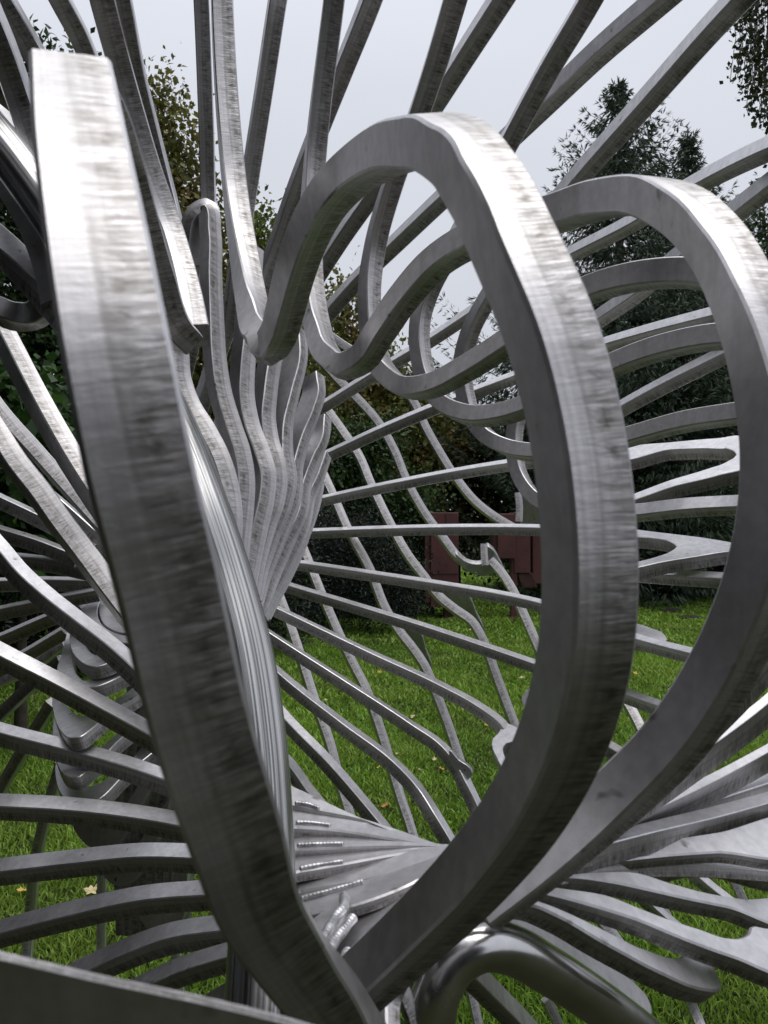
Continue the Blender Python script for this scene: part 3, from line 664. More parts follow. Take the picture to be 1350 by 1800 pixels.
# arms seen through the sheaf, behind it
for p in ([(325, 800, 1.9), (360, 690, 1.85), (405, 560, 1.8), (440, 470, 1.75)],
          [(350, 860, 2.0), (400, 720, 1.95), (455, 590, 1.9), (505, 490, 1.85)],
          [(395, 860, 2.1), (450, 700, 2.05), (510, 580, 2.0), (540, 530, 2.0)],
          [(312, 700, 1.8), (335, 600, 1.75), (352, 500, 1.72), (362, 430, 1.7)],
          [(300, 650, 1.9), (318, 540, 1.85), (322, 470, 1.8), (315, 400, 1.75)]):
    bar('plate_arm', [(*e, -20) for e in p], W=.04)

# --- light-topped arms fanning to the right from the sheaf
RB = [
 [(520, 742, 2.5, -20), (560, 720, 2.5, -20), (650, 664, 2.42, -22), (760, 597, 2.32, -26), (860, 530, 2.22, -32), (1000, 450, 2.0, -38), (1110, 393, 1.8, -40), (1210, 332, 1.6, -40), (1300, 285, 1.42, -40), (1420, 232, 1.25, -40)],
 [(520, 825, 2.5, -20), (568, 805, 2.5, -20), (670, 758, 2.44, -20), (750, 724, 2.40, -22), (905, 664, 2.3, -28), (1057, 609, 2.05, -35), (1150, 582, 1.9, -38), (1250, 556, 1.75, -40), (1400, 515, 1.6, -40)],
 [(500, 895, 2.75, -20), (550, 884, 2.75, -20), (700, 852, 2.65, -20), (800, 833, 2.6, -22), (893, 818, 2.5, -26), (980, 806, 2.35, -30)],
 [(490, 938, 2.95, -22), (530, 938, 2.95, -22), (650, 934, 2.85, -22), (780, 931, 2.75, -22), (950, 932, 2.6, -24), (1060, 937, 2.4, -30)],
 [(470, 986, 2.8, -22), (515, 992, 2.8, -22), (650, 1012, 2.7, -22), (780, 1032, 2.62, -22), (870, 1047, 2.55, -24), (952, 1065, 2.45, -26), (1112, 1125, 2.15, -30), (1233, 1157, 1.95, -32), (1330, 1180, 1.8, -32)],
 [(450, 1014, 2.7, -22), (498, 1030, 2.7, -22), (620, 1067, 2.6, -22), (750, 1107, 2.5, -22), (870, 1147, 2.4, -24), (943, 1172, 2.35, -26), (1096, 1222, 2.1, -30), (1175, 1251, 1.95, -30), (1260, 1280, 1.85, -30)],
 [(430, 1048, 2.6, -18), (470, 1067, 2.55, -18), (560, 1110, 2.45, -18), (650, 1153, 2.38, -20), (770, 1208, 2.3, -24), (840, 1246, 2.24, -28), (880, 1276, 2.2, -34), (895, 1296, 2.18, -40)],
 [(430, 1090, 2.5, -16), (475, 1120, 2.45, -16), (600, 1200, 2.32, -18), (720, 1278, 2.24, -20), (775, 1316, 2.2, -26), (800, 1345, 2.17, -34), (815, 1375, 2.14, -30), (838, 1425, 2.1, -26), (850, 1470, 2.05, -24)],
 [(440, 1142, 2.3, -28), (487, 1186, 2.25, -28), (600, 1276, 2.15, -26), (690, 1345, 2.08, -24), (735, 1393, 2.05, -28), (760, 1432, 2.0, -30), (800, 1500, 1.95, -26)],
 [(450, 1205, 2.15, -40), (500, 1265, 2.1, -40), (580, 1348, 2.02, -36), (640, 1418, 1.97, -34), (690, 1480, 1.92, -32)],
 [(470, 1310, 2.1, -40), (510, 1350, 2.08, -40), (540, 1392, 2.05, -40), (590, 1450, 2.0, -40)],
 [(1040, 1298, 2.0, -34), (1090, 1328, 1.95, -34), (1150, 1360, 1.9, -34)],
]
for p in RB: bar('plate_arm', p)
# forked light plates right of the near ribbon
plate('forked_plate', [(1080, 792), (1105, 785), (1180, 777), (1260, 770), (1310, 768), (1330, 790), (1318, 815), (1260, 836), (1180, 856), (1113, 879), (1080, 888), (1080, 880), (1113, 868), (1180, 843), (1240, 825), (1280, 810), (1294, 799), (1288, 792), (1260, 789), (1180, 790), (1080, 796)],
      [(1080, 790, 2.3), (1320, 790, 1.95), (1100, 885, 1.95)], T=.034)
plate('forked_plate', [(1060, 922), (1115, 930), (1180, 938), (1250, 947), (1300, 957), (1330, 968), (1290, 968), (1220, 978), (1160, 988), (1113, 998), (1080, 1000), (1080, 994), (1115, 988), (1155, 978), (1180, 968), (1189, 960), (1178, 952), (1150, 946), (1110, 943), (1060, 938)],
      [(1060, 930, 2.25), (1330, 960, 1.9), (1100, 1000, 1.9)], T=.034)
bar('plate_arm', [(1050, 1006, 2.15, -30), (1117, 1010, 2.05, -30), (1200, 1016, 1.95, -30), (1290, 1022, 1.85, -30), (1360, 1030, 1.8, -30)], T=.030)
plate('paddle_plate', [(1060, 1088), (1110, 1094), (1145, 1104), (1170, 1117), (1172, 1124), (1150, 1127), (1113, 1124), (1060, 1115)], [(1060, 1090, 2.4), (1170, 1118, 2.25), (1080, 1125, 2.15)], T=.03)
plate('paddle_plate', [(960, 1205), (938, 1207), (924, 1214), (917, 1226), (920, 1240), (932, 1252), (960, 1262)], [(960, 1205, 2.05), (917, 1226, 2.1), (950, 1260, 1.95)], T=.034)
plate('paddle_plate', [(868, 1262), (885, 1268), (905, 1276), (925, 1288), (940, 1300), (905, 1304), (890, 1306), (884, 1316), (888, 1330), (897, 1350), (888, 1352), (872, 1330), (864, 1308), (866, 1298), (876, 1288), (880, 1278)], [(868, 1262, 2.24), (935, 1300, 2.1), (890, 1350, 2.0)], T=.034)
plate('paddle_plate', [(790, 1318), (806, 1335), (826, 1350), (831, 1360), (822, 1372), (830, 1395), (838, 1420), (826, 1410), (812, 1380), (802, 1358), (792, 1340)], [(790, 1318, 2.15), (831, 1360, 2.13), (820, 1410, 2.13)], T=.02)

# --- the outer row of arms behind, falling to the lawn at the lower right
LB = [
 [(470, 985, 2.95), (487, 1037), (510, 1100), (530, 1160), (553, 1233), (577, 1300), (597, 1377), (613, 1430), (628, 1490, 2.55)],
 [(505, 890, 3.0), (527, 950), (547, 1000), (570, 1057), (594, 1112), (620, 1167), (641, 1208), (660, 1260), (680, 1323), (700, 1393), (722, 1460), (740, 1530, 2.55)],
 [(535, 760, 3.05), (562, 820), (583, 866), (610, 928), (650, 1002), (676, 1068), (700, 1108), (722, 1136), (744, 1168), (762, 1210), (782, 1262), (805, 1330), (830, 1410, 2.65)],
 [(545, 680, 3.1), (578, 725), (607, 765), (630, 800), (652, 852), (685, 920), (717, 977), (745, 1014), (773, 1050), (800, 1072), (828, 1092), (850, 1130), (872, 1190), (895, 1252), (925, 1330, 2.7)],
 [(560, 630, 3.15), (592, 665), (622, 695), (664, 742), (694, 795), (712, 840), (750, 908), (780, 948), (807, 982), (840, 1004)],
 [(862, 985, 3.0), (882, 1008), (902, 1040), (920, 1080), (944, 1135), (968, 1190), (1000, 1260), (1040, 1360, 2.7)],
 [(560, 575, 3.2), (600, 605), (650, 635), (690, 665), (724, 702), (748, 752), (774, 798), (802, 842), (835, 882), (868, 908), (905, 930, 3.1)],
 [(1075, 1195, 2.7), (1105, 1240), (1128, 1285), (1160, 1360, 2.5)],
]
for p in LB:
    q = [(*e[:2], e[2] if len(e) > 2 else None, None) for e in p]
    q[0] = (*q[0][:3], 14); q[-1] = (*q[-1][:2], q[-1][2] or 3.05, 22)
    bar('plate_arm', q, W=.026)
plate('paddle_plate', [(690, 1104), (720, 1106), (738, 1112), (748, 1140), (756, 1180), (748, 1185), (735, 1158), (715, 1132)], [(690, 1104, 2.90), (740, 1112, 2.90), (750, 1180, 2.96)], T=.02)
plate('paddle_plate', [(768, 1036), (800, 1040), (822, 1046), (836, 1075), (848, 1115), (838, 1118), (820, 1088), (790, 1068), (772, 1052)], [(768, 1036, 2.98), (825, 1046, 2.98), (843, 1116, 3.05)], T=.02)
plate('paddle_plate', [(800, 972), (815, 985), (835, 992), (850, 990), (857, 978), (856, 960), (868, 968), (878, 985), (890, 1010), (908, 1045), (896, 1030), (880, 1010), (868, 1006), (858, 1012), (835, 1010), (815, 1000)], [(800, 972, 3.0), (860, 960, 2.98), (900, 1035, 3.06)], T=.03)
bar('plate_end', [(850, 956, 2.98, 10), (851, 975, 2.97, 10), (853, 994, 2.96, 10)], T=.026, W=.012)
plate('paddle_plate', [(912, 866), (928, 872), (945, 884), (960, 900), (960, 930), (935, 930), (915, 925), (918, 905), (915, 885)], [(912, 866, 2.97), (960, 890, 2.97), (915, 925, 3.03)], T=.03)
bar('plate_end', [(910, 866, 2.97, 10), (913, 890, 2.96, 10), (912, 917, 2.95, 10)], T=.026, W=.012)

# --- left side: arms from the near spine
bar('plate_arm', [(-40, 500, 1.35, 38), (8, 592, 1.32, 38), (65, 702, 1.27, 36), (118, 795, 1.22, 34), (170, 875, 1.18, 32), (230, 960, 1.15, 30)])
bar('plate_arm', [(-40, 665, 1.75, 12), (0, 722, 1.74, 12), (60, 790, 1.72, 12), (118, 855, 1.70, 12), (190, 935, 1.68, 12), (260, 1010, 1.66, 12)])
bar('plate_arm', [(60, 850, 2.0, -12), (110, 892, 1.98, -12), (150, 928, 1.96, -12), (200, 974, 1.94, -12), (260, 1030, 1.9, -12)])
bar('plate_arm', [(-50, 695, 1.22, 22), (-10, 758, 1.20, 22), (25, 812, 1.18, 20), (67, 865, 1.16, 18), (103, 915, 1.15, 16), (147, 972, 1.14, 14), (190, 1030, 1.12, 14), (240, 1095, 1.1, 14)])
bar('plate_arm', [(-40, 925, 1.50, -48), (0, 970, 1.48, -46), (30, 1006, 1.46, -44), (80, 1052, 1.43, -42), (130, 1092, 1.40, -40), (200, 1147, 1.37, -38), (248, 1192, 1.35, -38), (320, 1270, 1.3, -36)])
bar('plate_arm', [(-50, 1125, 1.40, -48), (0, 1152, 1.38, -48), (100, 1204, 1.36, -46), (200, 1259, 1.34, -44), (280, 1304, 1.32, -42), (360, 1355, 1.28, -40)])
bar('plate_arm', [(-50, 1277, 1.687, -38), (0, 1291, 1.664, -38), (120, 1322, 1.630, -38), (220, 1350, 1.596, -38), (305, 1380, 1.562, -38), (400, 1420, 1.482, -38)], T=0.0365, W=0.0365)
bar('plate_arm', [(-50, 1416, 1.615, -43), (0, 1418, 1.591, -43), (110, 1424, 1.568, -43), (220, 1436, 1.544, -43), (335, 1456, 1.498, -43), (440, 1480, 1.404, -43)], T=0.0374, W=0.0398)
bar('plate_arm', [(-50, 1540, 1.474, -43), (0, 1533, 1.452, -43), (120, 1519, 1.430, -43), (250, 1507, 1.397, -43), (365, 1511, 1.364, -43), (460, 1520, 1.298, -43)], T=0.0352, W=0.0374)
bar('plate_arm', [(-50, 1657, 1.346, -43), (0, 1642, 1.326, -43), (130, 1608, 1.295, -43), (250, 1583, 1.265, -43), (385, 1572, 1.224, -43), (470, 1565, 1.173, -43)], T=0.0326, W=0.0347)
bar('plate_arm', [(60, 1762, 1.178, -43), (120, 1725, 1.159, -43), (200, 1687, 1.140, -43), (300, 1650, 1.111, -43), (395, 1636, 1.073, -43), (470, 1628, 1.045, -43)], T=0.0304, W=0.0323)
bar('plate_arm', [(160, 1790, 1.096, -43), (230, 1750, 1.079, -43), (310, 1712, 1.053, -43), (395, 1685, 1.018, -43), (470, 1668, 0.974, -43)], T=0.0261, W=0.0278)
bar('plate_arm', [(330, 1800, 1.040, -50), (390, 1760, 1.008, -50), (450, 1730, 0.976, -50)], T=0.0256, W=0.0256)
# thin light-topped spokes behind, running left
LS = [
 [(-40, 862, 2.0), (0, 881, 1.98), (90, 925, 1.95), (160, 968, 1.92)],
 [(-40, 925, 1.95), (0, 937, 1.93), (65, 957, 1.9), (140, 987, 1.87)],
 [(-40, 979, 1.95), (20, 984, 1.93), (85, 992, 1.9), (160, 1008, 1.87)],
 [(-40, 1029, 2.1), (0, 1028, 2.08), (80, 1026, 2.05), (178, 1029, 2.0)],
 [(-40, 1088, 2.05), (0, 1078, 2.03), (90, 1060, 2.0), (178, 1043, 1.97)],
 [(-40, 1142, 2.1), (0, 1126, 2.08), (70, 1096, 2.05), (148, 1064, 2.0)],
 [(-40, 1202, 2.2), (0, 1178, 2.18), (60, 1144, 2.15), (120, 1108, 2.1)],
]
for p in LS: bar('plate_arm', [(*e, -17) for e in p])
for p in ([(-40, 1212, 2.3), (40, 1180, 2.25), (115, 1128, 2.2)], [(-30, 1288, 2.2), (10, 1248, 2.18), (62, 1200, 2.15), (110, 1160, 2.1)],
          [(-20, 1430, 2.3), (8, 1375, 2.28), (45, 1312, 2.25), (92, 1235, 2.2)]):
    bar('plate_arm', [(*e, 20) for e in p], W=.026)
# legs of the left part standing on the grass
def leg(p, **k):
    bar('plate_leg', p, **k)
leg([(108, 1340, 2.45, -20), (82, 1430, 2.48, -20), (64, 1507, 2.5, -18), (54, 1600, 2.52, -16), (47, 1690, 2.5, -14), (44, 1745, 2.46, -14)], W=.026)
leg([(182, 1480, 2.5, -12), (179, 1560, 2.5, -12), (178, 1690, 2.48, -10), (178, 1740, 2.47, -10)], T=.027, W=.02)
leg([(300, 1600, 2.45, -12), (310, 1680, 2.44, -10), (316, 1745, 2.42, -10)], T=.027, W=.02)
leg([(826, 1735, 1.9, 14), (838, 1790, 1.88, 14), (850, 1850, 1.86, 14)], T=.022, W=.02)
leg([(960, 1755, 2.1, 14), (980, 1800, 2.1, 14), (996, 1850, 2.1, 14)], T=.026, W=.02)
leg([(1195, 1725, 2.2, 14), (1220, 1778, 2.2, 14), (1245, 1840, 2.15, 14)], T=.028, W=.022)
leg([(1085, 1690, 2.0, 14), (1105, 1725, 2.0, 14), (1130, 1770, 1.98, 14)], T=.02, W=.02)
leg([(1180, 1500, 2.4, -30), (1240, 1555, 2.38, -30), (1310, 1610, 2.35, -30), (1390, 1680, 2.3, -30)], W=.036)
leg([(1270, 1510, 2.45, 12), (1300, 1570, 2.42, 12), (1330, 1640, 2.38, 12), (1370, 1740, 2.3, 12)], W=.02, T=.026)
leg([(1110, 1560, 2.3, -30), (1160, 1608, 2.28, -30), (1230, 1665, 2.25, -30)], W=.03)
leg([(1150, 1570, 2.35, 12), (1175, 1615, 2.32, 12), (1200, 1670, 2.3, 12)], W=.02, T=.024)
leg([(1030, 1590, 2.1, 12), (1075, 1640, 2.08, 12), (1110, 1690, 2.05, 12)], W=.02, T=.026)

# the stacked rounded plate ends of the left spine
SP = [   # crescents: outline and the depths of its plane (left, right, lower)
 ([(186, 1029), (160, 1046), (143, 1068), (138, 1085), (152, 1104), (180, 1122), (215, 1130), (260, 1128), (260, 1116), (222, 1117), (198, 1110), (178, 1096), (171, 1078), (177, 1055), (196, 1036)], (1.90, 1.80, .04)),
 ([(182, 1050), (174, 1074), (180, 1094), (198, 1108), (228, 1114), (260, 1112), (260, 1096), (226, 1098), (206, 1088), (196, 1070), (198, 1052)], (1.87, 1.80, .00)),
 ([(205, 1046), (196, 1062), (202, 1082), (222, 1094), (260, 1096), (260, 1060), (226, 1044)], (1.85, 1.80, -.03)),
 ([(141, 1082), (127, 1100), (122, 1122), (128, 1148), (143, 1164), (162, 1172), (182, 1168), (225, 1148), (280, 1128), (280, 1116), (215, 1140), (182, 1151), (166, 1150), (153, 1138), (148, 1122), (152, 1102)], (1.86, 1.74, .05)),
 ([(121, 1108), (108, 1150), (100, 1182), (112, 1200), (136, 1210), (160, 1208), (222, 1184), (290, 1150), (290, 1136), (215, 1172), (165, 1190), (148, 1196), (136, 1186), (128, 1160), (126, 1130)], (1.84, 1.70, .05)),
 ([(100, 1186), (92, 1222), (93, 1250), (104, 1282), (118, 1296), (136, 1296), (162, 1280), (182, 1262), (250, 1215), (300, 1175), (300, 1160), (240, 1204), (170, 1250), (148, 1258), (130, 1253), (115, 1236), (106, 1210)], (1.80, 1.66, .05)),
 ([(98, 1262), (92, 1300), (98, 1338), (112, 1362), (136, 1366), (156, 1352), (210, 1300), (300, 1215), (300, 1202), (215, 1280), (165, 1322), (142, 1332), (124, 1322), (110, 1296), (104, 1270)], (1.78, 1.66, .02)),
 ([(100, 1340), (98, 1372), (110, 1400), (135, 1412), (165, 1408), (215, 1365), (305, 1265), (305, 1250), (220, 1345), (175, 1376), (150, 1382), (128, 1372), (114, 1350)], (1.78, 1.68, -.02)),
 ([(112, 1395), (122, 1440), (145, 1480), (172, 1496), (200, 1490), (222, 1465), (262, 1390), (310, 1310), (305, 1290), (250, 1370), (205, 1425), (170, 1430), (140, 1410)], (1.80, 1.74, -.04)),
 ([(150, 1490), (176, 1534), (200, 1556), (226, 1556), (248, 1532), (290, 1440), (300, 1400), (270, 1440), (230, 1492), (190, 1500)], (1.86, 1.80, -.04)),
 ([(215, 1560), (242, 1610), (268, 1642), (296, 1646), (318, 1620), (330, 1540), (330, 1480), (300, 1550), (260, 1580)], (1.92, 1.86, -.04)),
]
for o_, (da, db, tl) in SP:
    xs = [e[0] for e in o_]; x0, x1 = min(xs), max(xs); ym = sum(e[1] for e in o_) / len(o_)
    plate('spine_plate', o_, [(x0, ym, da), (x1, ym, db), Vector((.1, -.38, 1)) if tl > -.03 else Vector((-.3, -1, .1))], T=.030, step=7)
# cut edges of those plates seen between them, running down to the lawn
for k in range(9):
    x = 205 + k * 14
    bar('spine_plate', [(x + 42, 1140 + k * 12, 1.85), (x + 22, 1260 + k * 12, 1.86), (x + 8, 1400 + k * 10, 1.88), (x + 6, 1520 + k * 8, 1.9), (x + 10, 1640, 1.92)][:] and
        [(x + 42, 1140 + k * 12, 1.85, -20 + 5 * k), (x + 22, 1260 + k * 12, 1.86, -20 + 5 * k), (x + 8, 1400 + k * 10, 1.88, -20 + 5 * k), (x + 6, 1520 + k * 8, 1.9, -20 + 5 * k), (x + 10, 1640, 1.92, -20 + 5 * k)], T=.026, W=.02)

# --- hub: plates fanning left from the gathering point, weld seams between them
HB = [   # seam lines of the fan, top to bottom
 [(440, 1352), (520, 1383), (610, 1425), (690, 1459), (760, 1480), (850, 1500)],
 [(440, 1392), (520, 1413), (640, 1438), (720, 1464), (770, 1482), (850, 1501)],
 [(440, 1446), (522, 1449), (580, 1453), (680, 1468), (760, 1483), (850, 1502)],
 [(440, 1490), (525, 1488), (610, 1485), (700, 1483), (765, 1485), (850, 1503)],
 [(440, 1538), (527, 1526), (610, 1512), (700, 1496), (770, 1488), (850, 1504)],
 [(440, 1584), (528, 1562), (650, 1540), (735, 1513), (790, 1498), (850, 1506)],
 [(440, 1636), (530, 1604), (620, 1586), (700, 1558), (770, 1526), (850, 1510)],
 [(500, 1690), (570, 1650), (630, 1622), (705, 1584), (775, 1545), (850, 1518)],
 [(540, 1740), (600, 1685), (650, 1652), (720, 1608), (785, 1562), (850, 1530)],
 [(580, 1790), (640, 1720), (690, 1680), (745, 1630), (800, 1580), (850, 1545)],
]
HT = [.30, -.05, .10, -.08, .12, -.10, .14, -.06, .14]; HK = []
for k in range(9):
    up, lo = HB[k], HB[k + 1]; d = .82 - .018 * k
    o_ = up + [(x, y + 5) for x, y in lo][::-1]
    an = [(480, up[1][1], d), (850, 1505, d - .10 + .010 * k), Vector((HT[k], -.16 - HT[k], 1))]
    plate('hub_plate', o_, an, T=.010, step=16); HK.append(plane_k(an))
WELD = [
 [(518, 1411, .925), (540, 1414, .915), (562, 1421, .905)], [(520, 1446, .905), (550, 1447, .895), (582, 1451, .885)],
 [(522, 1486, .875), (565, 1484, .865), (605, 1483, .855)], [(526, 1527, .845), (565, 1520, .835), (605, 1514, .825)],
 [(528, 1580, .815), (580, 1566, .80), (640, 1549, .785)],
]
def weld(p, r=.0032):
    P_, _ = strip_path([(*e, 0) for e in p], 3); L = sum((P_[i + 1] - P_[i]).length for i in range(len(P_) - 1))
    tube('weld_bead', p, r, M_WELD, step=1.2, seg=10, ripple=.07, rip_n=max(4, int(L / .0035)))
for k, p in enumerate(WELD): weld([(x, y, min(depth_on(HK[k], x, y), depth_on(HK[k + 1], x, y)) - .0015) for x, y, d in p], .0027)
HD = lambda x, y: min(depth_on(q, x, y) for q in HK[4:])
plate('gusset_plate', [(535, 1625), (606, 1572), (612, 1592), (585, 1655), (545, 1690)], [(535, 1625, HD(535, 1625) - .006), (606, 1572, HD(606, 1572) - .006), (570, 1668, HD(570, 1668) - .008)], T=.008, smooth=False)
weld([(x, y, HD(x, y) - .012) for x, y in ((548, 1682), (560, 1662), (574, 1640), (590, 1612), (606, 1590), (604, 1572))], .0046)
weld([(x, y, HD(x, y) - .010) for x, y in ((566, 1694), (576, 1674), (590, 1652), (606, 1632), (622, 1612))], .0046)
weld([(x, y, HD(x, y) - .010) for x, y in ((596, 1716), (603, 1694), (614, 1672))], .005)
weld([(812, 1632, .60), (808, 1618, .60), (811, 1608, .60)], .004)
weld([(780, 1642, .60), (800, 1634, .60), (830, 1620, .60), (860, 1612, .60), (888, 1614, .60)], .0035)
weld([(738, 1698, .60), (746, 1680, .60), (740, 1664, .60)], .0055)
plate('gusset_plate', [(640, 1700), (690, 1640), (712, 1660), (680, 1760), (672, 1830), (620, 1830), (630, 1760)], [(640, 1700, .62), (700, 1650, .60), (640, 1830, .57)], T=.012)
bar('brace_strip', [(690, 1690, .60, 20), (705, 1735, .595, 20), (728, 1800, .59, 20), (742, 1860, .585, 20)], T=.010, W=.01)
plate('gusset_plate', [(820, 1575), (868, 1560), (880, 1575), (884, 1612), (850, 1614), (812, 1612)], [(820, 1575, .64), (880, 1575, .64), (850, 1614, .62)], T=.01, smooth=False)

# right fan of the hub: smooth faces up, cut edges dark below
def fan_plate(top, bot, d0, d1, tilt=.28, T=.032, name='fan_plate'):
    o = top + bot[::-1]
    xs = [p[0] for p in o]; x0, x1 = min(xs), max(xs)
    yl = [p[1] for p in o if p[0] == x0][0]; yr = [p[1] for p in o if p[0] == x1][0]
    plate(name, o, [(x0, yl, d0), (x1, yr, d1), Vector((0.0, -.5, 1))], T=T)
bar('plate_ribbon', [(860, 1590, .56, -62), (960, 1515, .60, -62), (1090, 1412, .66, -62), (1220, 1302, .72, -62), (1340, 1180, .77, -62), (1440, 1040, .80, -62), (1490, 880, .82, -62), (1480, 720, .82, -90), (1420, 560, .80, -98)], T=.038, W=.010)
bar('plate_ribbon', [(880, 1560, .60, -62), (1000, 1490, .66, -60), (1120, 1415, .73, -60), (1250, 1325, .80, -60), (1380, 1222, .87, -60), (1500, 1080, .93, -60), (1540, 900, .97, -62), (1500, 720, 1.0, -85), (1420, 610, 1.02, -108)], T=.038, W=.010)
bar('plate_ribbon', [(885, 1552, .64, -60), (1000, 1500, .70, -60), (1130, 1445, .78, -60), (1260, 1382, .86, -60), (1400, 1305, .94, -60)], T=.038, W=.010)
bar('fan_arm', [(900, 1545, .66, -38), (1000, 1506, .72, -38), (1130, 1462, .80, -38), (1250, 1420, .88, -38), (1400, 1370, .96, -38)], W=.022)
bar('fan_arm', [(900, 1540, .62, -30), (1000, 1512, .68, -32), (1150, 1470, .76, -36), (1250, 1444, .82, -40), (1400, 1402, .88, -40)], T=.022, W=.018)
bar('fan_arm', [(900, 1536, .63, -10), (1000, 1510, .69, -14), (1150, 1474, .80, -18), (1250, 1450, .86, -24), (1400, 1420, .92, -30)], T=.014, W=.03)
fan_plate([(960, 1526), (1060, 1500), (1160, 1478), (1260, 1462), (1400, 1442)], [(960, 1532), (1060, 1517), (1160, 1505), (1260, 1498), (1400, 1495)], .70, .84, T=.014)
fan_plate([(1120, 1520), (1240, 1513), (1400, 1510)], [(1120, 1524), (1240, 1522), (1400, 1534)], .80, .95, T=.014)
bar('fan_arm', [(890, 1556, .62, -4), (1000, 1538, .69, -4), (1100, 1530, .76, -4), (1200, 1529, .82, -4), (1400, 1543, .92, -4)], T=.012, W=.03)
fan_plate([(900, 1545), (1000, 1535), (1060, 1531), (1115, 1532), (1175, 1550), (1233, 1566), (1300, 1578), (1400, 1590)], [(900, 1552), (1000, 1541), (1080, 1551), (1145, 1565), (1207, 1579), (1280, 1594), (1400, 1620)], .62, .78, T=.016)
fan_plate([(905, 1556), (960, 1556), (1000, 1561), (1062, 1571), (1130, 1597), (1180, 1616), (1233, 1633), (1272, 1646), (1302, 1647), (1316, 1640), (1320, 1628), (1345, 1630), (1400, 1640)],
          [(905, 1562), (960, 1570), (1000, 1580), (1060, 1597), (1130, 1620), (1180, 1641), (1233, 1662), (1290, 1682), (1400, 1712)], .62, .71, T=.017)
fan_plate([(905, 1572), (950, 1583), (1000, 1603), (1040, 1622), (1078, 1641), (1120, 1662), (1142, 1670), (1170, 1680), (1198, 1681), (1203, 1676), (1235, 1686), (1258, 1704), (1266, 1722), (1270, 1736)],
          [(905, 1578), (950, 1596), (1000, 1620), (1050, 1650), (1104, 1680), (1145, 1702), (1181, 1719), (1210, 1732), (1240, 1740), (1262, 1741)], .60, .655, T=.019)
plate('loop_plate', [(890, 1592), (940, 1620), (1000, 1655), (1060, 1690), (1110, 1722), (1140, 1755), (1146, 1785), (1120, 1800), (1080, 1775), (1010, 1720), (950, 1670), (900, 1625)], [(890, 1592, .76), (1140, 1760, .86), (950, 1670, .76)], T=.02)
plate('loop_plate', [(985, 1632), (1030, 1650), (1070, 1680), (1096, 1712), (1092, 1726), (1072, 1722), (1040, 1700), (1005, 1662)], [(985, 1632, 1.0), (1092, 1715, 1.0), (1005, 1662, .97)], T=.02)
bar('fan_arm', [(815, 1700, .80, -45), (860, 1745, .84, -45), (910, 1795, .88, -45), (960, 1850, .92, -45)], T=.022, W=.022)

# --- stainless tubes that carry the plates
tube('support_tube', [(-120, 100, 1.08), (-30, 215, 1.02), (50, 318, .97), (140, 450, .92), (215, 580, .87), (270, 690, .83), (320, 800, .80), (358, 905, .77), (395, 1020, .75), (428, 1150, .72), (448, 1290, .69), (458, 1430, .665), (462, 1560, .64), (460, 1700, .61), (452, 1860, .58)], .0275, M_TUBE)
tube('support_tube', [(752, 1900, .60), (757, 1800, .60), (770, 1738, .60), (800, 1688, .605), (848, 1662, .61), (900, 1670, .62), (960, 1703, .635), (1030, 1748, .655), (1100, 1798, .675), (1180, 1860, .70)], .0188, M_TUBE2)
bar('brace_strip', [(505, 1768, .56, 20), (520, 1800, .555, 20), (535, 1860, .55, 20)], T=.012, W=.006)

# dark near arm crossing the lower left corner
bar('plate_ribbon', [(-160, 1728, .235, 42), (0, 1762, .24, 42), (160, 1797, .245, 42), (320, 1829, .25, 42), (470, 1862, .26, 42), (600, 1897, .27, 42)], W=.034, T=.003)

# ------------------------------------------------------------------ small things on the lawn
RUST = simple_mat('red_painted_steel', (0.095, 0.030, 0.030), 0.62, 0.0, 0.30, 3.0, 0.1)
RUST_D = simple_mat('rusty_steel', (0.055, 0.022, 0.018), 0.8, 0.0, 0.5, 9.0, 0.2)
def box_mesh(name, x0, x1, y0, y1, z0, z1, mat, parent, bev=.008, taper=None):
    bm = bmesh.new(); bmesh.ops.create_cube(bm, size=1.0)
    for v in bm.verts:
        v.co = Vector((x0 + (v.co.x + .5) * (x1 - x0), y0 + (v.co.y + .5) * (y1 - y0), z0 + (v.co.z + .5) * (z1 - z0)))
        if taper and v.co.z < (z0 + z1) / 2: v.co.x += taper
    bmesh.ops.bevel(bm, geom=bm.edges[:], offset=bev, segments=1, affect='EDGES')
    me = bpy.data.meshes.new(name); bm.to_mesh(me); bm.free(); return link(name, me, parent, (mat,))
def red_block(xl, xr, yt, yb, d, label, extra):
    s = d / F; z = lambda y: CAMH + (930 - y) * s; X = lambda x: (x - 675) * s
    root = empty('steel_block', Vector((X((xl + xr) / 2), d, 0)), label, 'sculpture')
    extra(root, X, z, d); return root
def blk_a(r, X, z, d):
    box_mesh('panel', X(757), X(806), d, d + .55, z(1067), z(901), RUST, r)
    box_mesh('side_panel', X(747), X(757), d + .05, d + .6, z(1060), z(902), RUST, r)
    box_mesh('top_ridge', X(783), X(785), d - .015, d, z(925), z(902), RUST_D, r, .002)
    box_mesh('seam', X(758), X(805), d - .012, d, z(1009), z(1007), RUST_D, r, .002)
    box_mesh('post', X(781), X(797), d + .15, d + .35, 0, z(1067), RUST_D, r)
    box_mesh('foot_plate', X(776), X(801), d + .08, d + .42, 0.004, .03, RUST_D, r, .004)
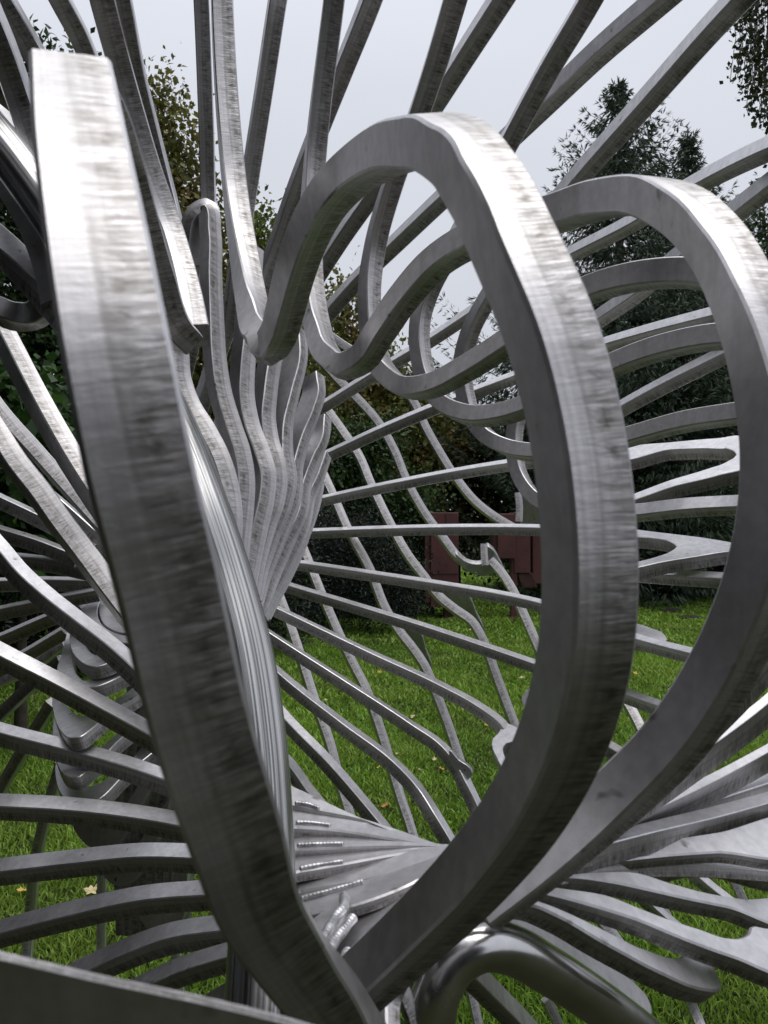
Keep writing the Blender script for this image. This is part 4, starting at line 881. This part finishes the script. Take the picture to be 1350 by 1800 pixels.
def blk_b(r, X, z, d):
    box_mesh('panel', X(875), X(905), d, d + .5, z(982), z(903), RUST, r)
    box_mesh('panel', X(905), X(934), d + .10, d + .6, z(1008), z(900), RUST, r)
    box_mesh('side_panel', X(868), X(875), d + .06, d + .45, z(975), z(906), RUST_D, r)
    box_mesh('hanging_wedge', X(911), X(938), d + .12, d + .45, z(1034), z(1008), RUST_D, r, taper=.08)
    box_mesh('post', X(900), X(911), d + .12, d + .3, 0, z(903), RUST, r)
    box_mesh('foot_plate', X(894), X(917), d + .05, d + .37, 0.004, .03, RUST_D, r, .004)
    box_mesh('panel', X(942), X(975), d + .3, d + .7, z(1028), z(935), RUST, r)
red_block(747, 806, 901, 1067, 12.9, 'dark red steel block on a short post, the left of the two', blk_a)
red_block(868, 975, 900, 1034, 12.9, 'stepped dark red steel block on a post, the right of the two', blk_b)

# people far off across the lawn
def person(x, d, h, coat, hair, legs, label):
    b = gbase(x, d); root = empty('person', b, label, 'person')
    me = bpy.data.meshes.new('body'); k = h / 1.75
    J = [(0, 0, .95), (0, 0, 1.18), (0, 0, 1.42), (0, 0, 1.53), (0, .02, 1.64), (.19, 0, 1.40), (.26, .03, 1.12), (.24, -.06, .88), (-.19, 0, 1.40), (-.26, .03, 1.12), (-.24, -.06, .88),
         (.1, 0, .90), (.11, -.03, .50), (.11, .04, .07), (.11, -.12, .04), (-.1, 0, .90), (-.11, .03, .50), (-.11, .08, .07), (-.11, -.08, .04)]
    E = [(0, 1), (1, 2), (2, 3), (3, 4), (2, 5), (5, 6), (6, 7), (2, 8), (8, 9), (9, 10), (0, 11), (11, 12), (12, 13), (13, 14), (0, 15), (15, 16), (16, 17), (17, 18)]
    Rd = [.16, .15, .17, .06, .105, .075, .055, .04, .075, .055, .04, .10, .07, .05, .04, .10, .07, .05, .04]
    me.from_pydata([tuple(b + Vector(j) * k) for j in J], E, []); o = link('body', me, root, (coat, legs))
    sm = o.modifiers.new('skin', 'SKIN'); ss = o.modifiers.new('sub', 'SUBSURF'); ss.levels = ss.render_levels = 2
    for v, r in zip(me.skin_vertices[0].data, Rd): v.radius = (r * k, r * k)
    me.skin_vertices[0].data[0].use_root = True
    bm = bmesh.new(); bmesh.ops.create_uvsphere(bm, u_segments=12, v_segments=8, radius=.118 * k)
    for v in bm.verts:
        v.co.z *= 1.1
        if v.co.y < 0 and v.co.z < .03: v.co.y *= .3
        v.co += b + Vector((0, .03, 1.68)) * k
    m2 = bpy.data.meshes.new('hair'); bm.to_mesh(m2); bm.free(); link('hair', m2, root, (hair,))
RED = simple_mat('red_coat', (0.42, 0.05, 0.05), .8); NAVY = simple_mat('navy_coat', (0.02, 0.025, 0.06), .8)
HAIR1 = simple_mat('brown_hair', (0.05, 0.03, 0.02), .7); HAIR2 = simple_mat('sandy_hair', (0.28, 0.17, 0.08), .7); TROU = simple_mat('trousers', (0.03, 0.03, 0.035), .9)
person(1245, 38, 1.80, RED, HAIR1, TROU, 'tiny person in a red coat standing far off across the lawn')
person(1265, 37, 1.50, NAVY, HAIR2, TROU, 'tiny person in navy with light hair beside the person in red')
WHITE = simple_mat('white_paint', (0.75, 0.75, 0.72), .6)
for k, (x, lab) in enumerate(((1233, 'left of two thin white posts far off beside the person in red'), (1240, 'right of two thin white posts far off beside the person in red'))):
    b = gbase(x, 36); r = empty('white_post', b, lab, 'post', 'white posts far off')
    box_mesh('shaft', b.x - .04, b.x + .04, b.y - .04, b.y + .04, 0, 1.42, WHITE, r); box_mesh('cap', b.x - .055, b.x + .055, b.y - .055, b.y + .055, 1.42, 1.47, WHITE, r)

# molehills
SOIL = simple_mat('bare_soil', (0.022, 0.018, 0.013), .95, 0, .5, 30, .6)
for (x, y, s, lab) in ((1181, 1076, .17, 'dark molehill on the lawn, the farther of two near each other'), (1213, 1088, .15, 'dark molehill on the lawn, the nearer and right of two'), (1240, 1070, .10, 'low faint molehill on the lawn right of the other molehills')):
    g = ground_at(x, y); bm = bmesh.new(); bmesh.ops.create_icosphere(bm, subdivisions=3, radius=s)
    for v in bm.verts:
        v.co.z = max(-.01, v.co.z * .42 + random.uniform(-.012, .018)); v.co.x *= 1.35; v.co.x += random.uniform(-.015, .015); v.co += g
    me = bpy.data.meshes.new('molehill'); bm.to_mesh(me); bm.free(); tag(link('molehill', me, None, (SOIL,)), lab, 'molehill', 'molehills')

# fallen leaves: five-lobed, curled, each its own
LEAFC = [simple_mat('leaf_yellow', (0.52, 0.36, 0.06), .7, 0, .25, 40), simple_mat('leaf_tan', (0.42, 0.29, 0.17), .7, 0, .25, 40), simple_mat('leaf_orange', (0.42, 0.19, 0.05), .7, 0, .25, 40), simple_mat('leaf_pale', (0.58, 0.48, 0.26), .7, 0, .2, 40)]
def leaf_shape():
    pts = []
    for k in range(20):
        a = 2 * math.pi * k / 20; r = (.55 + .45 * abs(math.cos(2.5 * a))) * (1.0 if k % 2 == 0 else .86); pts.append((math.cos(a) * r, math.sin(a) * r))
    V = [(0, 0, .02)] + [(x * .5, y * .5, .10 * (x * x + y * y) + .06 * math.sin(3 * math.atan2(y, x))) for x, y in pts] + [(-.72, .03, .01), (-.72, -.03, .01)]
    Fs = [(0, 1 + k, 1 + (k + 1) % 20) for k in range(20)] + [(0, 21, 22)]
    return V, Fs
LV, LF = leaf_shape(); LM = []
for m in LEAFC:
    me = bpy.data.meshes.new('fallen_leaf'); me.from_pydata(LV, [], LF); me.materials.append(m); LM.append(me)
NEAR = [(42, 1577, .13, 0, 'large yellow fallen leaf on the grass at the left edge'), (160, 1578, .13, 3, 'pale beige fallen leaf on the grass behind the thin upright leg'),
        (725, 1266, .12, 3, 'pale yellow fallen leaf on the grass between the crossing arms'), (826, 1301, .08, 0, 'small yellow fallen leaf beside the notched paddle plate'), (677, 1425, .10, 2, 'orange-tan fallen leaf near the tip of the hub plates'),
        (738, 1361, .08, 1, 'brown curled fallen leaf left of the orange one'), (776, 1359, .09, 2, 'orange fallen leaf right of the brown curled one'), (764, 1342, .08, 3, 'small pale fallen leaf above the orange one'),
        (667, 1186, .12, 0, 'yellow fallen leaf in the middle of the far lawn'), (646, 1103, .14, 3, 'pale fallen leaf by the edge of the dark shrub'), (827, 1110, .12, 3, 'pale fallen leaf below the right red block'), (837, 1180, .10, 3, 'pale fallen leaf under the falling right arm'),
        (918, 1196, .14, 3, 'flat pale fallen leaf left of the near ribbon'), (1117, 1188, .12, 0, 'yellow fallen leaf just right of the near ribbon'), (1228, 1102, .12, 0, 'yellow fallen leaf near the molehills'), (1210, 1126, .12, 3, 'pale fallen leaf in front of the molehills')]
def put_leaf(x, y, s, c, lab, grp):
    g = ground_at(x, y); o = bpy.data.objects.new('fallen_leaf', LM[c]); C.objects.link(o)
    o.location = (g.x, g.y, .028); o.scale = (s * .48,) * 3; o.rotation_euler = (random.uniform(-.5, .5), random.uniform(-.5, .5), random.uniform(0, 6.28)); tag(o, lab, 'leaf', grp)
for x, y, s, c, lab in NEAR: put_leaf(x, y, s, c, lab, 'fallen leaves that stand out')
for k in range(46):
    put_leaf(random.uniform(480, 1300), random.triangular(1070, 1480, 1150), random.uniform(.045, .09), random.choice((0, 1, 3, 3)), 'tiny pale fallen leaf on the lawn', 'tiny fallen leaves scattered on the lawn')
